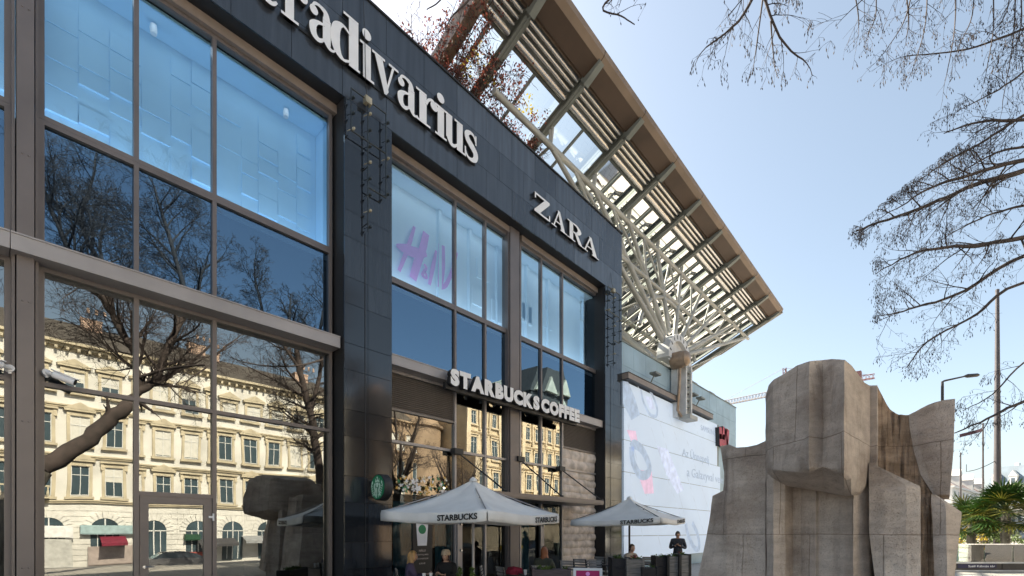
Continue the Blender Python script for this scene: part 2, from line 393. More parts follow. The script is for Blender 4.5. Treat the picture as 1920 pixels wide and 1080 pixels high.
# stone cladding: single slabs with open joints before a dark backing
def slab(mb, y0, y1, z0, z1, x=0.0, g=0.005, t=0.03):
    j = rnd.uniform(-0.0012, 0.0012); k = rnd.uniform(-0.0012, 0.0012); l = rnd.uniform(-0.0012, 0.0012)
    i = len(mb.v); mb.box(x-t, x, y0+g, y1-g, z0+g, z1-g)
    for q in range(i, i+8):
        v = mb.v[q]
        if v[0] > x-t/2: mb.v[q] = (v[0]+(j if v[1] > (y0+y1)/2 else k)+(l if v[2] > (z0+z1)/2 else 0), v[1], v[2])
def pier(mb, y0, y1, ym, ztop):
    z = 0.0; k = 0
    rows = [0.9, 0.6]
    while z < ztop-0.05:
        h = min(rows[k % 2], ztop-z)
        if ztop-z-h < 0.25: h = ztop-z
        slab(mb, y0, ym, z, z+h); slab(mb, ym, y1, z, z+h)
        z += h; k += 1
mb = MB()
pier(mb, PIER1[0], PIER1[1], Yx(690), Z_SOF)
mb.build('granite_pier', M['granite'], mall); mb = MB()
pier(mb, PIER2[0], PIER2[1], (PIER2[0]+PIER2[1])/2, Z_SOF)
mb.build('granite_pier', M['granite'], mall)
mb = MB()
zr = [Z_SOF, 12.35, 13.22, Z_TOP]
for r in range(3):
    y = Y_BEG + (0.565 if r % 2 else 0)
    y0 = Y_BEG
    while y0 < Y_END-0.01:
        y1 = min(y if y > y0+0.1 else y+1.13, Y_END)
        if Y_END-y1 < 0.2: y1 = Y_END
        slab(mb, y0, y1, zr[r], zr[r+1]); y0 = y1; y = y1+1.13
mb.build('granite_fascia', M['granite_band'], mall)
mb = MB()
mb.box(-0.62, -0.034, Y_BEG, Y_END, Z_SOF+0.002, Z_TOP-0.02)
for y0, y1 in (PIER1, PIER2): mb.box(-0.9, -0.034, y0+0.002, y1-0.002, 0, Z_SOF-0.002)
mb.box(-30, -0.64, Y_BEG, Y_END-0.01, Z_SOF+0.1, Z_TOP-0.05)      # roof slab
mb.box(-30, -7.0, Y_BEG, Y_END-0.01, 0, Z_SOF+0.05)               # body behind the rooms
mb.box(-6.98, -0.64, Y_BEG, Y_END-0.01, 5.88, 6.4)                # floor slab between storeys
mb.box(-6.98, -0.9, PIER1[0]+0.3, PIER1[1]-0.3, 0.01, 5.87)       # party walls
mb.box(-6.98, -0.9, PIER1[0]+0.3, PIER1[1]-0.3, 6.41, Z_SOF+0.09)
mb.box(-6.98, -0.9, PIER2[0]+0.3, PIER2[1]-0.02, 0.01, 5.87)
mb.box(-6.98, -0.9, PIER2[0]+0.3, PIER2[1]-0.02, 6.41, Z_SOF+0.09)
mb.box(-6.98, -0.64, Y_BEG+0.01, Y_BEG+0.3, 0.01, 5.87)
mb.build('inner_wall', M['dark'], mall)
mb = MB(); mb.box(-0.9, 0.035, Y_BEG, Y_END+0.03, Z_TOP, Z_TOP+0.05)
mb.build('parapet_cap', M['black'], mall)

def frame_mesh(mb, ys, z0, z1, hs=(), wd=0.07, dp=0.13, x=GX):
    for k, y in enumerate(ys): mb.box(x-dp/2, x+dp/2, y-wd/2, y+wd/2, z0, z1)
    for a, c in zip(ys[:-1], ys[1:]):
        for z in (z0+wd/2, z1-wd/2)+tuple(hs): mb.box(x-dp/2+0.004, x+dp/2-0.004, a+wd/2, c-wd/2, z-wd/2, z+wd/2)
def pane(mb, y0, y1, z0, z1, x=GX):
    t = rnd.uniform(-0.007, 0.007); u = rnd.uniform(-0.006, 0.006)
    mb.quad((x+t, y0, z0), (x-t+u, y1, z0), (x-t, y1, z1), (x+t-u, y0, z1))
def bay(ys, doorspan=None, low=True):
    """one storey-high window pair: upper window, spandrel, shop window - each a part with its panes"""
    mb = MB(); frame_mesh(mb, ys, Z_SP, Z_GT+0.03); f = mb.build('upper_window', M['frame'], mall)
    for a, c in zip(ys[:-1], ys[1:]):
        mb = MB(); pane(mb, a, c, Z_SP, Z_GT); mb.build('pane', M['glass_up'], f, fix=False)
    mb = MB(); frame_mesh(mb, ys, Z_BEAM1-0.02, Z_SP-0.002); f = mb.build('spandrel', M['frame'], mall)
    for a, c in zip(ys[:-1], ys[1:]):
        mb = MB(); pane(mb, a, c, Z_BEAM1, Z_SP); mb.build('pane', M['glass_sp'], f, fix=False)
    mb = MB(); mb.box(GX-0.16, GX-0.12, ys[0], ys[-1], Z_BEAM1, Z_SP-0.04); mb.build('spandrel_back', M['spandrel_bg'], f)
    mb = MB(); mb.box(-0.62, -0.34, ys[0]-0.05, ys[-1]+0.1, Z_GT+0.032, Z_SOF-0.001); mb.build('header_panel', M['header'], mall)
A = [Yx(77, GX), Yx(254.5, GX), Yx(400.5, GX), Yx(616, GX)+0.02]
B = [PIER1[1]+0.04, Yx(851.5, GX), Yx(908, GX), Yx(955, GX)+0.04]
B2 = [Yx(975, GX)-0.04, Yx(1013, GX), Yx(1052.5, GX), Yx(1115.5, GX)+0.03]
Z0_ = [-6.5, -4.3, -2.1, Yx(14, GX)]
for ys in (A, B, B2, Z0_): bay(ys)
# steel columns between the bays
def column(name, y0, y1, x0=-0.62, x1=-0.24, z1=Z_SOF):
    mb = MB(); mb.box(x0, x1, y0+0.05, y1-0.05, 0, z1-0.002)
    for y in (y0, y1-0.035): mb.box(x0, x1-0.06, y, y+0.035, 0, z1-0.002)
    for z in (1.2, 3.4, 5.2, 7.4, 9.6):
        for y in (y0+0.11, y1-0.11): mb.lathe((x1, y, z), [(0.012, -0.004), (0.012, 0.008), (0.006, 0.012)], 8, 'X')
    return mb.build(name, M['frame'], mall)
column('steel_column', Yx(22, -0.24), Yx(73, -0.24)); column('steel_column', Yx(956, -0.3)-0.02, Yx(975, -0.3)+0.02, x1=-0.30)
# beams over the shop windows
mb = MB()
for y0, y1 in ((Y_BEG, Yx(22, -0.1)-0.02), (Yx(22, -0.1)-0.01, PIER1[0]-0.04)):
    mb.box(-0.62, -0.1, y0, y1, Z_BEAM0, Z_BEAM1-0.025); mb.box(-0.30, -0.085, y0, y1, Z_BEAM1-0.024, Z_BEAM1)
mb.build('beam', M['frame_lt'], mall)
mb = MB(); y0, y1 = PIER1[1]+0.005, PIER2[0]-0.03
mb.box(-0.62, -0.1, y0, y1, Z_BEAM0, Z_BEAM1-0.025); mb.box(-0.30, -0.085, y0, y1, Z_BEAM1-0.024, Z_BEAM1); mb.build('beam', M['frame_lt'], mall)
# shop window of the left bays, with the glass door
def shopwin(ys, door=None):
    mb = MB(); frame_mesh(mb, ys, 0.02, Z_BEAM0-0.002, (Z_TR,)); f = mb.build('shop_window', M['frame'], mall)
    for k, (a, c) in enumerate(zip(ys[:-1], ys[1:])):
        mb = MB(); pane(mb, a, c, Z_TR, Z_BEAM0); mb.build('pane', M['glass_low'], f, fix=False)
        mb = MB()
        if door == k: pane(mb, a, c, 2.44, Z_TR)
        else: pane(mb, a, c, 0.02, Z_TR)
        mb.build('pane', M['glass_low'], f, fix=False)
    return f
fA = shopwin(A, 1); shopwin(Z0_)
mb = MB()
a, c = A[1]+0.045, A[2]-0.045
mb.box(GX-0.05, GX+0.06, A[1]+0.036, A[2]-0.036, 2.38, 2.45)      # door lintel
for z in (0.02, 2.24): mb.box(GX-0.03, GX+0.045, a, c, z, z+(0.14 if z > 1 else 0.16))
for y in (a, c-0.13): mb.box(GX-0.03, GX+0.045, y, y+0.13, 0.181, 2.239)
door = mb.build('door', M['frame'], mall)
mb = MB(); pane(mb, a+0.13, c-0.13, 0.18, 2.24); mb.build('door_pane', M['glass_low'], door, fix=False)
for z in (0.55, 2.02):
    mb = MB(); mb.lathe((GX+0.075, c+0.02, z), [(0.018, -0.07), (0.018, 0.07)], 8); mb.box(GX+0.05, GX+0.09, c-0.06, c+0.02, z-0.02, z+0.02); mb.build('hinge', M['cam_white'], door)
mb = MB(); mb.lathe((GX+0.05, a+0.065, 1.12), [(0.025, -0.002), (0.025, 0.02)], 12, 'X'); mb.tube([(GX+0.06, a+0.065, 1.12), (GX+0.1, a+0.065, 1.12), (GX+0.1, a+0.20, 1.12)], 0.011, 8); mb.build('handle', M['chrome'], door)
# ---------------------------------------------------------------- rooms behind the upper windows
mb = MB(); wy0, wy1 = A[0]-0.1, A[3]
X_W = -1.2
mb.box(X_W-0.1, X_W, Y_BEG+0.1, wy1+0.01, 8.1, Z_GT+0.2)
mb.box(X_W, -0.60, wy1+0.012, wy1+0.10, 8.1, Z_GT+0.2)
mb.box(X_W+0.003, -0.60, Y_BEG+0.1, wy1+0.01, 8.0, 8.1)
mb.box(X_W+0.003, -0.60, Y_BEG+0.1, wy1+0.01, 11.18, 11.23)
y = Y_BEG+0.2
while y < wy1-0.35:
    z = 8.15+rnd.uniform(0, 0.3); yw = rnd.choice((0.34, 0.42, 0.46))
    while z < 10.75:
        h = rnd.choice((0.34, 0.45, 0.6))
        if rnd.random() < 0.72:
            t = rnd.uniform(0.012, 0.06)
            # each tile leans a little out of the wall
            i = len(mb.v); mb.box(X_W-0.005, X_W+t, y+0.01, y+yw-0.005, z, z+h-0.01)
            for q in range(i, i+8):
                v = mb.v[q]
                if v[0] > X_W and v[2] > z+h/2: mb.v[q] = (X_W+t*rnd.uniform(0.1, 0.5), v[1], v[2])
        z += h
    y += yw
mb.build('tiled_wall', M['film'], mall)
for px, py in ((288, 50), (536, 215)):
    p = onX(px, py, -0.9); mb = MB(); mb.lathe((p.x, p.y, 11.05), [(0.05, -0.08), (0.06, 0.0), (0.05, 0.09)], 12); mb.build('ceiling_spotlight', M['white'], mall)
# unseen area lights added at floor and ceiling to brighten the upper rooms
def floor_fill_light(y0, y1, x, e):
    l = bpy.data.lights.new('added_floor_fill', 'AREA'); l.shape = 'RECTANGLE'; l.size = 0.25; l.size_y = y1-y0; l.energy = e; l.color = (0.70, 0.85, 1.0)
    o = bpy.data.objects.new('added_floor_fill', l); COL.objects.link(o); o.location = (x, (y0+y1)/2, 8.14); o.rotation_euler = (R(180), 0, 0)
def top_fill_light(y0, y1, x, e):  # added fill shining down from the ceiling, not a fitting of the room
    l = bpy.data.lights.new('added_ceiling_fill', 'AREA'); l.shape = 'RECTANGLE'; l.size = 0.2; l.size_y = y1-y0; l.energy = e; l.color = (0.70, 0.85, 1.0)
    o = bpy.data.objects.new('added_ceiling_fill', l); COL.objects.link(o); o.location = (x, (y0+y1)/2, 11.16)
top_fill_light(Y_BEG+1, wy1-0.2, -0.70, 4); top_fill_light(B[0]+0.1, B2[-1]-0.1, -0.70, 3)
floor_fill_light(Y_BEG+1, wy1-0.2, -0.80, 14); floor_fill_light(B[0]+0.1, B2[-1]-0.1, -0.78, 12)
mb = MB()
for k, ys in enumerate((B, B2)):
    mb.box(-1.15, -1.1, ys[0]-0.1, ys[-1]+0.3, 8.1, Z_GT+0.2)
    for j, y in enumerate(ys[1:]):
        mb.box(-1.1, -0.98, y-0.16 if j < 2 or k == 1 else y-0.1, y-0.06, 8.1, 11.17)
mb.box(-1.10, -0.60, B[0]-0.02, B2[-1]+0.2, 8.0, 8.1); mb.box(-1.10, -0.60, B[0]-0.02, B2[-1]+0.2, 11.18, 11.23)
for k in range(7):
    y = rnd.uniform(B[1], B2[-1]-0.5); z = rnd.uniform(8.4, 10.2)
    mb.box(-1.1, -1.06, y, y+rnd.uniform(0.4, 0.7), z, z+rnd.uniform(0.5, 0.9))
mb.build('white_screen', M['film2'], mall)
# ---------------------------------------------------------------- cafe front under the second beam
yq = [B[0], B[1], B[2], B[3]]; yr = [B2[0], B2[1], B2[2], B2[3]]
mb = MB(); frame_mesh(mb, yq, 0.02, Z_BEAM0-0.002, (Z_TR,)); frame_mesh(mb, yr, 0.02, Z_BEAM0-0.002, (Z_TR,))
cf = mb.build('shop_window', M['frame_lt'], mall)
for ys in (yq, yr):
    for k, (a, c) in enumerate(zip(ys[:-1], ys[1:])):
        if ys is yr and k == 2: continue
        lou = ys is yq and k == 0
        mb = MB(); pane(mb, a, c, Z_TR, 4.87 if lou else Z_BEAM0); mb.build('pane', M['glass_low'], cf, fix=False)
        mb = MB(); pane(mb, a, c, 0.02, 2.72); mb.build('pane', M['glass_cafe'], cf, fix=False)
        mb = MB(); pane(mb, a, c, 2.72, Z_TR); mb.build('pane', M['glass_low'], cf, fix=False)
lm = pm('grey_louvre', (0.20, 0.175, 0.16), 0.5, 0.2, var=0.05)
for a, c in ((yq[0], yq[1]), (yr[2], yr[3])):
    mb = MB(); mb.box(GX-0.05, GX-0.03, a+0.036, c-0.036, 4.87, Z_BEAM0-0.08)
    z = 4.93
    while z < Z_BEAM0-0.1:
        mb.bar((GX+0.01, a+0.04, z), (GX+0.01, c-0.04, z), 0.05, 0.012, (0.6, 0, 1)); z += 0.052
    mb.box(GX-0.06, GX+0.06, a+0.036, c-0.036, 4.84, 4.90)
    mb.build('louvre', lm, mall)
# panel printed like stacked burlap sacks, puffed out a little
def sacks(y0, y1, z0, z1):
    mb = MB(); rows = max(2, int((z1-z0)/0.25)); rh = (z1-z0)/rows; N = 10; W_ = (y1-y0)
    for r in range(rows):
        off = 0.5 if r % 2 else 0.0; c = -off
        while c < 2:
            c0, c1 = max(c, 0), min(c+1, 2)
            if c1-c0 > 0.1:
                b0 = rnd.uniform(.75, 1.1); sk = rnd.uniform(-.05, .05); dr = rnd.uniform(.02, .06); pts = []
                for i in range(N):
                    row = []
                    for j in range(N):
                        u, v = i/(N-1), c0-c+(c1-c0)*j/(N-1)
                        hgt = 0.085*(max(0, math.sin(math.pi*u))**0.7)*(0.25+0.75*max(0, math.sin(math.pi*v))**0.4)*b0
                        row.append((GX-0.02+hgt, y0+W_*(c+v)/2, z0+rh*(r+u*1.12)+sk*(v-.5)-dr*math.sin(math.pi*v)*.5+0.01*math.sin(v*17+r)))
                    pts.append(row)
                mb.grid(pts)
            c += 1
    mb.box(GX-0.06, GX-0.025, y0, y1, z0, z1)
    return mb
sm = pm('burlap_sacks', (0.64, 0.56, 0.50), 0.85, var=0.18, scale=3.5, bump=0.3, bscale=60)
mb = sacks(yr[2]+0.04, yr[3]-0.04, 0.05, Z_TR-0.04); mb.build('sack_panel', sm, mall, smooth=60)
mb = sacks(yr[2]+0.04, yr[3]-0.04, Z_TR+0.04, 4.83); mb.build('sack_panel', sm, mall, smooth=60)
# cafe interior: curtains, counter, lamps, back wall
cum = pm('teal_curtain', (0.06, 0.16, 0.22), 0.9, var=0.1)
for yc, wv in ((B[0]+1.0, 1.0), (B[1]+0.1, 1.1), (B2[0]+0.5, 1.2)):
    rows = []; mb = MB()
    for z in (0.1, 2.6):
        rows.append([(-1.5+0.05*math.sin(k*1.3), yc+wv*k/24, z) for k in range(25)])
    mb.grid(rows); mb.build('curtain', cum, mall, smooth=180)
mb = MB(); mb.box(-6.9, -6.8, B[0], B2[3], 0.02, 5.8); mb.box(-4.4, -3.6, B[1], B2[2], 0.02, 1.1)
mb.build('back_wall', pm('brown_cafe_wall', (0.10, 0.07, 0.05), 0.8, var=0.2), mall)
lampm = pm('lit_cafe_bulb', (1.0, 0.85, 0.6), 0.5, emit=6.0)
for y, x, z in ((B[0]+1.4, -1.3, 2.15), (B[0]+2.2, -1.3, 2.18), (B[1]+1.3, -2.5, 3.2), (B2[0]+1.0, -2.5, 3.0)):
    mb = MB(); mb.ball((x, y, z), 0.035); mb.build('ceiling_bulb', lampm, mall)
# door stiles with round handles
for px in (857, 1012):
    y = Yx(px, GX); mb = MB(); mb.box(GX+0.07, GX+0.13, y-0.09, y+0.09, 0.02, 2.42); ds = mb.build('door_stile', M['frame_lt'], mall)
    for z in (1.2, 1.95):
        mb = MB(); mb.lathe((GX+0.135, y+0.02, z), [(0.035, 0), (0.045, 0.02), (0.03, 0.05)], 12, 'X'); mb.build('handle', M['chrome'], ds)
# glass-door poster: a paper cup over lines of small print
py0 = Yx(775, GX+0.03); py1 = Yx(808, GX+0.03)
mb = MB(); mb.box(GX+0.02, GX+0.03, py0-0.02, py1+0.05, 0.3, 2.30)
po = mb.build('poster', M['black'], mall)
mb = MB(); u0 = Yx(780, GX+0.04); u1 = Yx(803.5, GX+0.04); t = (u1-u0)*0.14
mb.prism([(u0+t, 1.36), (u1-t, 1.36), (u1, 2.06), (u0, 2.06)], lambda u, v, h: (h, u, v), GX+0.031, GX+0.036)
cup = mb.build('cup_picture', M['white'], po)
mb = MB(); mb.lathe((GX+0.036, (u0+u1)/2, 1.80), [(0.125, 0), (0.125, 0.004)], 20, 'X'); mb.build('green_disc', M['green'], po)

# ================================================================ lettering
def stroke_poly(pts, ws):
    """outline of a stroke with changing width"""
    pts = [Vector((p[0], p[1])) for p in pts]
    if not hasattr(ws, '__len__'): ws = [ws]*len(pts)
    # smooth by Catmull-Rom
    P_, W_ = [], []
    if len(pts) > 2:
        for i in range(len(pts)-1):
            p0, p1, p2, p3 = pts[max(i-1, 0)], pts[i], pts[i+1], pts[min(i+2, len(pts)-1)]
            for k in range(5):
                t = k/5
                P_.append(0.5*((2*p1)+(p2-p0)*t+(2*p0-5*p1+4*p2-p3)*t*t+(3*p1-p0-3*p2+p3)*t**3)); W_.append(ws[i]*(1-t)+ws[i+1]*t)
        P_.append(pts[-1]); W_.append(ws[-1])
    else: P_, W_ = pts, ws
    l, r = [], []
    for i, p in enumerate(P_):
        d = (P_[min(i+1, len(P_)-1)]-P_[max(i-1, 0)]).normalized(); nn = Vector((-d.y, d.x))*W_[i]/2
        l.append(p+nn); r.append(p-nn)
    return l, r
def disc(c, r, n=16): return [(c[0]+r*math.cos(2*math.pi*k/n), c[1]+r*math.sin(2*math.pi*k/n)) for k in range(n)]
def rc(x0, x1, y0, y1): return [(x0, y0), (x1, y0), (x1, y1), (x0, y1)]
G = {   # bold serif lower case, x-height 1: polygons and strokes; last entry = width
 't': ([rc(.14,.40,.18,1.22), rc(0,.56,.92,1.0)], [([(.27,.25),(.34,.07),(.48,.05),(.58,.16)], [.24,.16,.10,.05])], .6),
 'r': ([rc(.12,.38,0,1), rc(0,.52,0,.07), rc(0,.38,.93,1), disc((.66,.82),.14)], [([(.36,.68),(.45,.88),(.58,.96),(.68,.93)], [.07,.08,.09,.08])], .8),
 'a': ([rc(.44,.69,.12,.76), disc((.17,.75),.125)], [([(.565,.70),(.53,.90),(.36,.97),(.2,.94),(.12,.80)], [.24,.16,.09,.08,.06]), ([(.5,.56),(.28,.49),(.14,.33),(.17,.12),(.33,.05),(.5,.18)], [.05,.10,.22,.20,.12,.05]), ([(.565,.16),(.64,.045),(.74,.03),(.82,.09)], [.22,.12,.07,.05])], .84),
 'd': ([rc(.46,.71,0,1.40), rc(.32,.71,1.33,1.40), rc(.46,.84,0,.07)], [([(.5,.86),(.32,.97),(.16,.83),(.11,.5),(.16,.17),(.32,.03),(.5,.14)], [.05,.08,.20,.24,.20,.08,.05])], .84),
 'i': ([rc(.1,.36,0,1), rc(0,.36,.93,1), rc(0,.47,0,.07), disc((.22,1.28),.15)], [], .48),
 'v': ([[(.04,.97),(.31,.97),(.53,.12),(.45,-.02),(.38,-.02)], [(.66,.97),(.74,.97),(.45,-.02),(.40,.0)], rc(-.04,.4,.93,1), rc(.53,.88,.93,1)], [], .86),
 'u': ([rc(.1,.36,.18,1), rc(0,.36,.93,1), rc(.56,.82,0,1), rc(.46,.82,.93,1), rc(.56,.95,0,.07)], [([(.23,.24),(.30,.07),(.44,.05),(.6,.2)], [.26,.16,.11,.05])], .95),
 's': ([rc(.485,.54,.66,1.0), rc(.03,.085,.0,.36)], [([(.52,.72),(.42,.93),(.26,.96),(.12,.84),(.17,.66),(.33,.53),(.49,.36),(.47,.14),(.30,.04),(.14,.08),(.05,.28)], [.04,.08,.12,.18,.22,.25,.22,.18,.12,.08,.04])], .6),
 'Z': ([rc(.04,.78,.90,1), rc(0,.80,0,.10), [(0,.08),(.28,.08),(.80,.92),(.52,.92)], rc(.02,.08,.70,1), rc(.74,.80,0,.32)], [], .82),
 'A': ([[(.10,0),(.17,0),(.50,1),(.43,1)], [(.38,1),(.52,1),(.86,0),(.62,0)], rc(.2,.66,.30,.37), rc(0,.30,0,.06), rc(.54,.96,0,.06)], [], .96),
 'R': ([rc(.12,.32,0,1), rc(0,.44,0,.06), rc(0,.3,.94,1), [(.38,.50),(.58,.50),(.86,.0),(.64,.0)], rc(.66,.94,0,.06)], [([(.28,.965),(.52,.95),(.68,.76),(.52,.53),(.28,.50)], [.06,.12,.22,.12,.06])], .95),
}
def glyph(ch, y0, y1, z0, zs, x0, x1, parent, mats):
    polys, strokes, wd = G[ch]; mb = MB(); s = (y1-y0)/wd
    k = 0
    for pl in polys:
        mb.prism(pl, lambda u, v, h: (h, y0+u*s, z0+v*zs), x0, x1+0.0012*k, 0, 1); k += 1
    for pts, ws in strokes:
        l, r = stroke_poly(pts, ws); xx = x1+0.0012*k; k += 1
        f = lambda p, h: (h, y0+p[0]*s, z0+p[1]*zs)
        for i in range(len(l)-1):
            mb.quad(f(r[i], xx), f(r[i+1], xx), f(l[i+1], xx), f(l[i], xx), 0)
            mb.quad(f(l[i], xx), f(l[i+1], xx), f(l[i+1], x0), f(l[i], x0), 1)
            mb.quad(f(r[i+1], xx), f(r[i], xx), f(r[i], x0), f(r[i+1], x0), 1)
        mb.quad(f(l[0], xx), f(l[0], x0), f(r[0], x0), f(r[0], xx), 1); mb.quad(f(l[-1], x0), f(l[-1], xx), f(r[-1], xx), f(r[-1], x0), 1)
    return mb.build('letter', mats, parent, fix=False)
lx = 0.11
s1 = thing('shop_sign', (0, Yx(700), 12.9), 'largest white serif lettering, bold lower case across the dark upper fascia', 'shop sign')
for ch, p0, p1 in (('t', 470, 521), ('r', 527, 577), ('a', 578, 629), ('d', 620, 681), ('i', 675, 702), ('v', 700, 746), ('a', 744, 784), ('r', 780, 821), ('i', 816, 838), ('u', 832, 873), ('s', 870, 896)):
    glyph(ch, Yx(p0, lx), Yx(p1, lx), 12.16, 0.80, 0.03, lx, s1, [M['white'], M['black']])
mb = MB(); mb.box(0.004, 0.03, Yx(560), Yx(890), 12.20, 12.26); mb.build('mounting_rail', M['black'], s1)
s2 = thing('shop_sign', (0, Yx(1060), 12.4), 'thin white serif capitals at the far right end of the dark fascia', 'shop sign')
for ch, p0, p1 in (('Z', 1002, 1032), ('A', 1034, 1063), ('R', 1064, 1095), ('A', 1092, 1123)):
    glyph(ch, Yx(p0, lx), Yx(p1, lx), 12.16, 0.63, 0.02, lx, s2, [M['white'], M['black']])

def text_polys(txt, bold=0.0, ext=0.0):
    cu = bpy.data.curves.new('txt', 'FONT'); cu.body = txt; cu.offset = bold; cu.extrude = ext; cu.resolution_u = 3
    o = bpy.data.objects.new('txt', cu); COL.objects.link(o); bpy.context.view_layer.update()
    me = bpy.data.meshes.new_from_object(o.evaluated_get(bpy.context.evaluated_depsgraph_get()))
    v = np.array([x.co[:] for x in me.vertices]) if len(me.vertices) else np.zeros((0, 3)); f = [tuple(p.vertices) for p in me.polygons]; nz = [p.normal.z for p in me.polygons]
    bpy.data.objects.remove(o); bpy.data.curves.remove(cu); bpy.data.meshes.remove(me)
    return v, f, nz
def text_obj(name, txt, fn, h, width, thick, mats, parent, bold=0.02, fix=False):
    """fn(u, v, t): u along, v up, t out; text scaled to width x cap height h"""
    v, f, nz = text_polys(txt, bold, 0.5)
    u0, u1 = v[:, 0].min(), v[:, 0].max(); v0, v1 = v[:, 1].min(), v[:, 1].max()
    mb = MB(); mb.v = [tuple(fn((a-u0)/(u1-u0)*width, (b-v0)/(v1-v0)*h, (c+0.5)*thick)) for a, b, c in v]
    mb.f = f; mb.m = [0 if z > 0.5 else (len(mats)-1 if isinstance(mats, (list, tuple)) else 0) for z in nz]
    return mb.build(name, mats, parent, fix=fix)
# cafe lettering on the beam: one mesh per letter
s3 = thing('shop_sign', (0, Yx(960), 5.8), 'white sans capitals in two words along the grey beam above the cafe windows', 'shop sign')
bx = 0.18
widths = {}
word = 'STARBUCKS COFFEE'
adv = []; x = 0
for ch in word:
    if ch == ' ': x += 0.13; continue
    v, f, nz = text_polys(ch, 0.075, 0.5)
    wdt = v[:, 0].max()-v[:, 0].min(); adv.append((ch, x, wdt, v, f, nz)); x += wdt+0.02
tot = x-0.02; ya, yb = Yx(845, bx), Yx(1087, bx)
for ch, x0, wdt, v, f, nz in adv:
    mb = MB(); u0 = v[:, 0].min(); v0, v1 = v[:, 1].min(), v[:, 1].max()
    mb.v = [(0.03+(c+0.5)*(bx-0.03), ya+(x0+a-u0)/tot*(yb-ya), 5.67+(b-v0)/(v1-v0)*0.46) for a, b, c in v]
    mb.f = f; mb.m = [0 if z > 0.5 else 1 for z in nz]
    mb.build('letter', [M['white'], M['black']], s3, fix=False)
mb = MB(); mb.box(-0.083, 0.028, ya-0.05, yb+0.03, 5.60, 5.78); mb.build('backing_rail', M['black'], s3)
# painted H & M on the window film
s4 = thing('window_lettering', (GX, Yx(800, GX), 9), 'violet pink brush lettering stuck on the upper window over the cafe', 'window lettering')
def Lp(px, py): p = onX(px, py, -1.0); return (p.y, p.z)
k = 0
def brush(pts, ws, name):
    mb = MB()
    for p_, w_ in zip(pts, ws):
        l, r = stroke_poly([Lp(*q) for q in p_], w_)
        xx = -0.998+0.002*len(mb.v)/100
        for i in range(len(l)-1): mb.quad((xx, *r[i]), (xx, *r[i+1]), (xx, *l[i+1]), (xx, *l[i]))
    mb.build(name, M['pink'], s4)
brush([[(777,425),(769,452),(760,478),(748,508)], [(799,437),(793,465),(783,492),(774,523)], [(743,460),(762,468),(783,475),(800,477)]], [[.08,.13,.13,.10], [.22,.24,.26,.24], [.08,.30,.30,.10]], 'letter')
brush([[(795,495),(799,503),(792,515),(800,521),(797,508)]], [[.06,.1,.1,.08,.06]], 'letter')
brush([[(818,470),(812,500),(805,534)], [(828,459),(828,500),(825,540)], [(857,474),(847,510),(836,534),(826,540)]], [[.08,.14,.10], [.24,.26,.18], [.06,.12,.14,.1]], 'letter')
# small print of the poster
for i, (t, z, wd, h) in enumerate((('NÁLU', 1.20, 0.22, 0.07), ('KÓSTOLJ MEG', 1.09, 0.40, 0.055), ('ÚJDONSÁGOK', 0.98, 0.42, 0.06), ('KÁVÉ', 0.86, 0.2, 0.05))):
    yc = (py0+py1)/2; text_obj('small_print', t, lambda u, v, q: (GX+0.031+q, yc-wd/2+u, z+v), h, wd, 0.003, M['frame_lt'], po)
# ================================================================ lower wing with the screen
ZA = 9.72; YA0, YA1 = Y_END+0.02, Yx(1380, -0.06)
annex = thing('annex_building', (-6, 25, 0), 'lower blue grey panelled wing carrying the big pale screen', 'building')
mb = MB(); mb.box(-24, -0.10, YA0, YA1-0.03, 0, ZA-0.02); mb.build('inner_wall', M['dark'], annex)
mb = MB(); rnd = random.Random(8)
zs = [0, 1.0, 2.0, 3.0, 4.0, 5.0, 6.0, 7.0, 7.9, 8.75, ZA]
for z0, z1 in zip(zs[:-1], zs[1:]):
    y = YA0
    while y < YA1-0.01:
        y1 = min(y+1.13, YA1)
        if YA1-y1 < 0.3: y1 = YA1
        slab(mb, y, y1, z0, z1, -0.06); y = y1
for z0, z1 in zip(zs[:-1], zs[1:]): mb.box(-24, -0.065, YA1-0.028, YA1, z0+0.005, z1-0.005)
mb.build('panel_wall', M['blue_clad'], annex)
mb = MB(); mb.box(-0.9, -0.03, YA0, YA1+0.03, ZA, ZA+0.05)
for y in np.arange(YA0+2, YA1, 2.7): mb.box(-0.5, -0.035, y, y+0.9, ZA+0.051, ZA+0.09)
mb.build('parapet_cap', M['steel_dk'], annex)
# screen
YS0, YS1 = YA0+0.06, Yx(1346, 0.1); ZS0, ZS1 = 0.55, 8.02
scr = thing('advertising_screen', (0.05, (YS0+YS1)/2, 4), 'huge pale blue white advertising screen beside the granite pier', 'screen')
scm = pm('glowing_pale_screen', (0.58, 0.68, 0.82), 0.55, emit=0.10, var=0.05, scale=0.25)
mb = MB(); cuts = [ZS0, 1.55, 2.9, 4.24, 5.58, 6.92, ZS1]
for z0, z1 in zip(cuts[:-1], cuts[1:]):
    ye = YS1 + (0.5 if z1 < 6 else 0.0)
    mb.box(-0.055, 0.06, YS0, ye, z0+0.012, z1-0.012)
mb.build('display', scm, scr)
mb = MB(); mb.box(-0.05, 0.04, YS0, YS1+0.3, ZS0, ZS1-0.01); mb.build('display_back', M['steel_dk'], scr)
def Sp(px, py, x): p = onX(px, py, x); return (x, p.y, p.z)
def sblob(pts, mat, name, x, ws=None):
    mb = MB()
    if ws:
        l, r = stroke_poly([(Sp(*q, x)[1], Sp(*q, x)[2]) for q in pts], ws)
        for i in range(len(l)-1): mb.quad((x, *r[i]), (x, *r[i+1]), (x, *l[i+1]), (x, *l[i]))
    else: mb.poly([Sp(*q, x) for q in pts])
    return mb.build(name, mat, scr, fix=False)
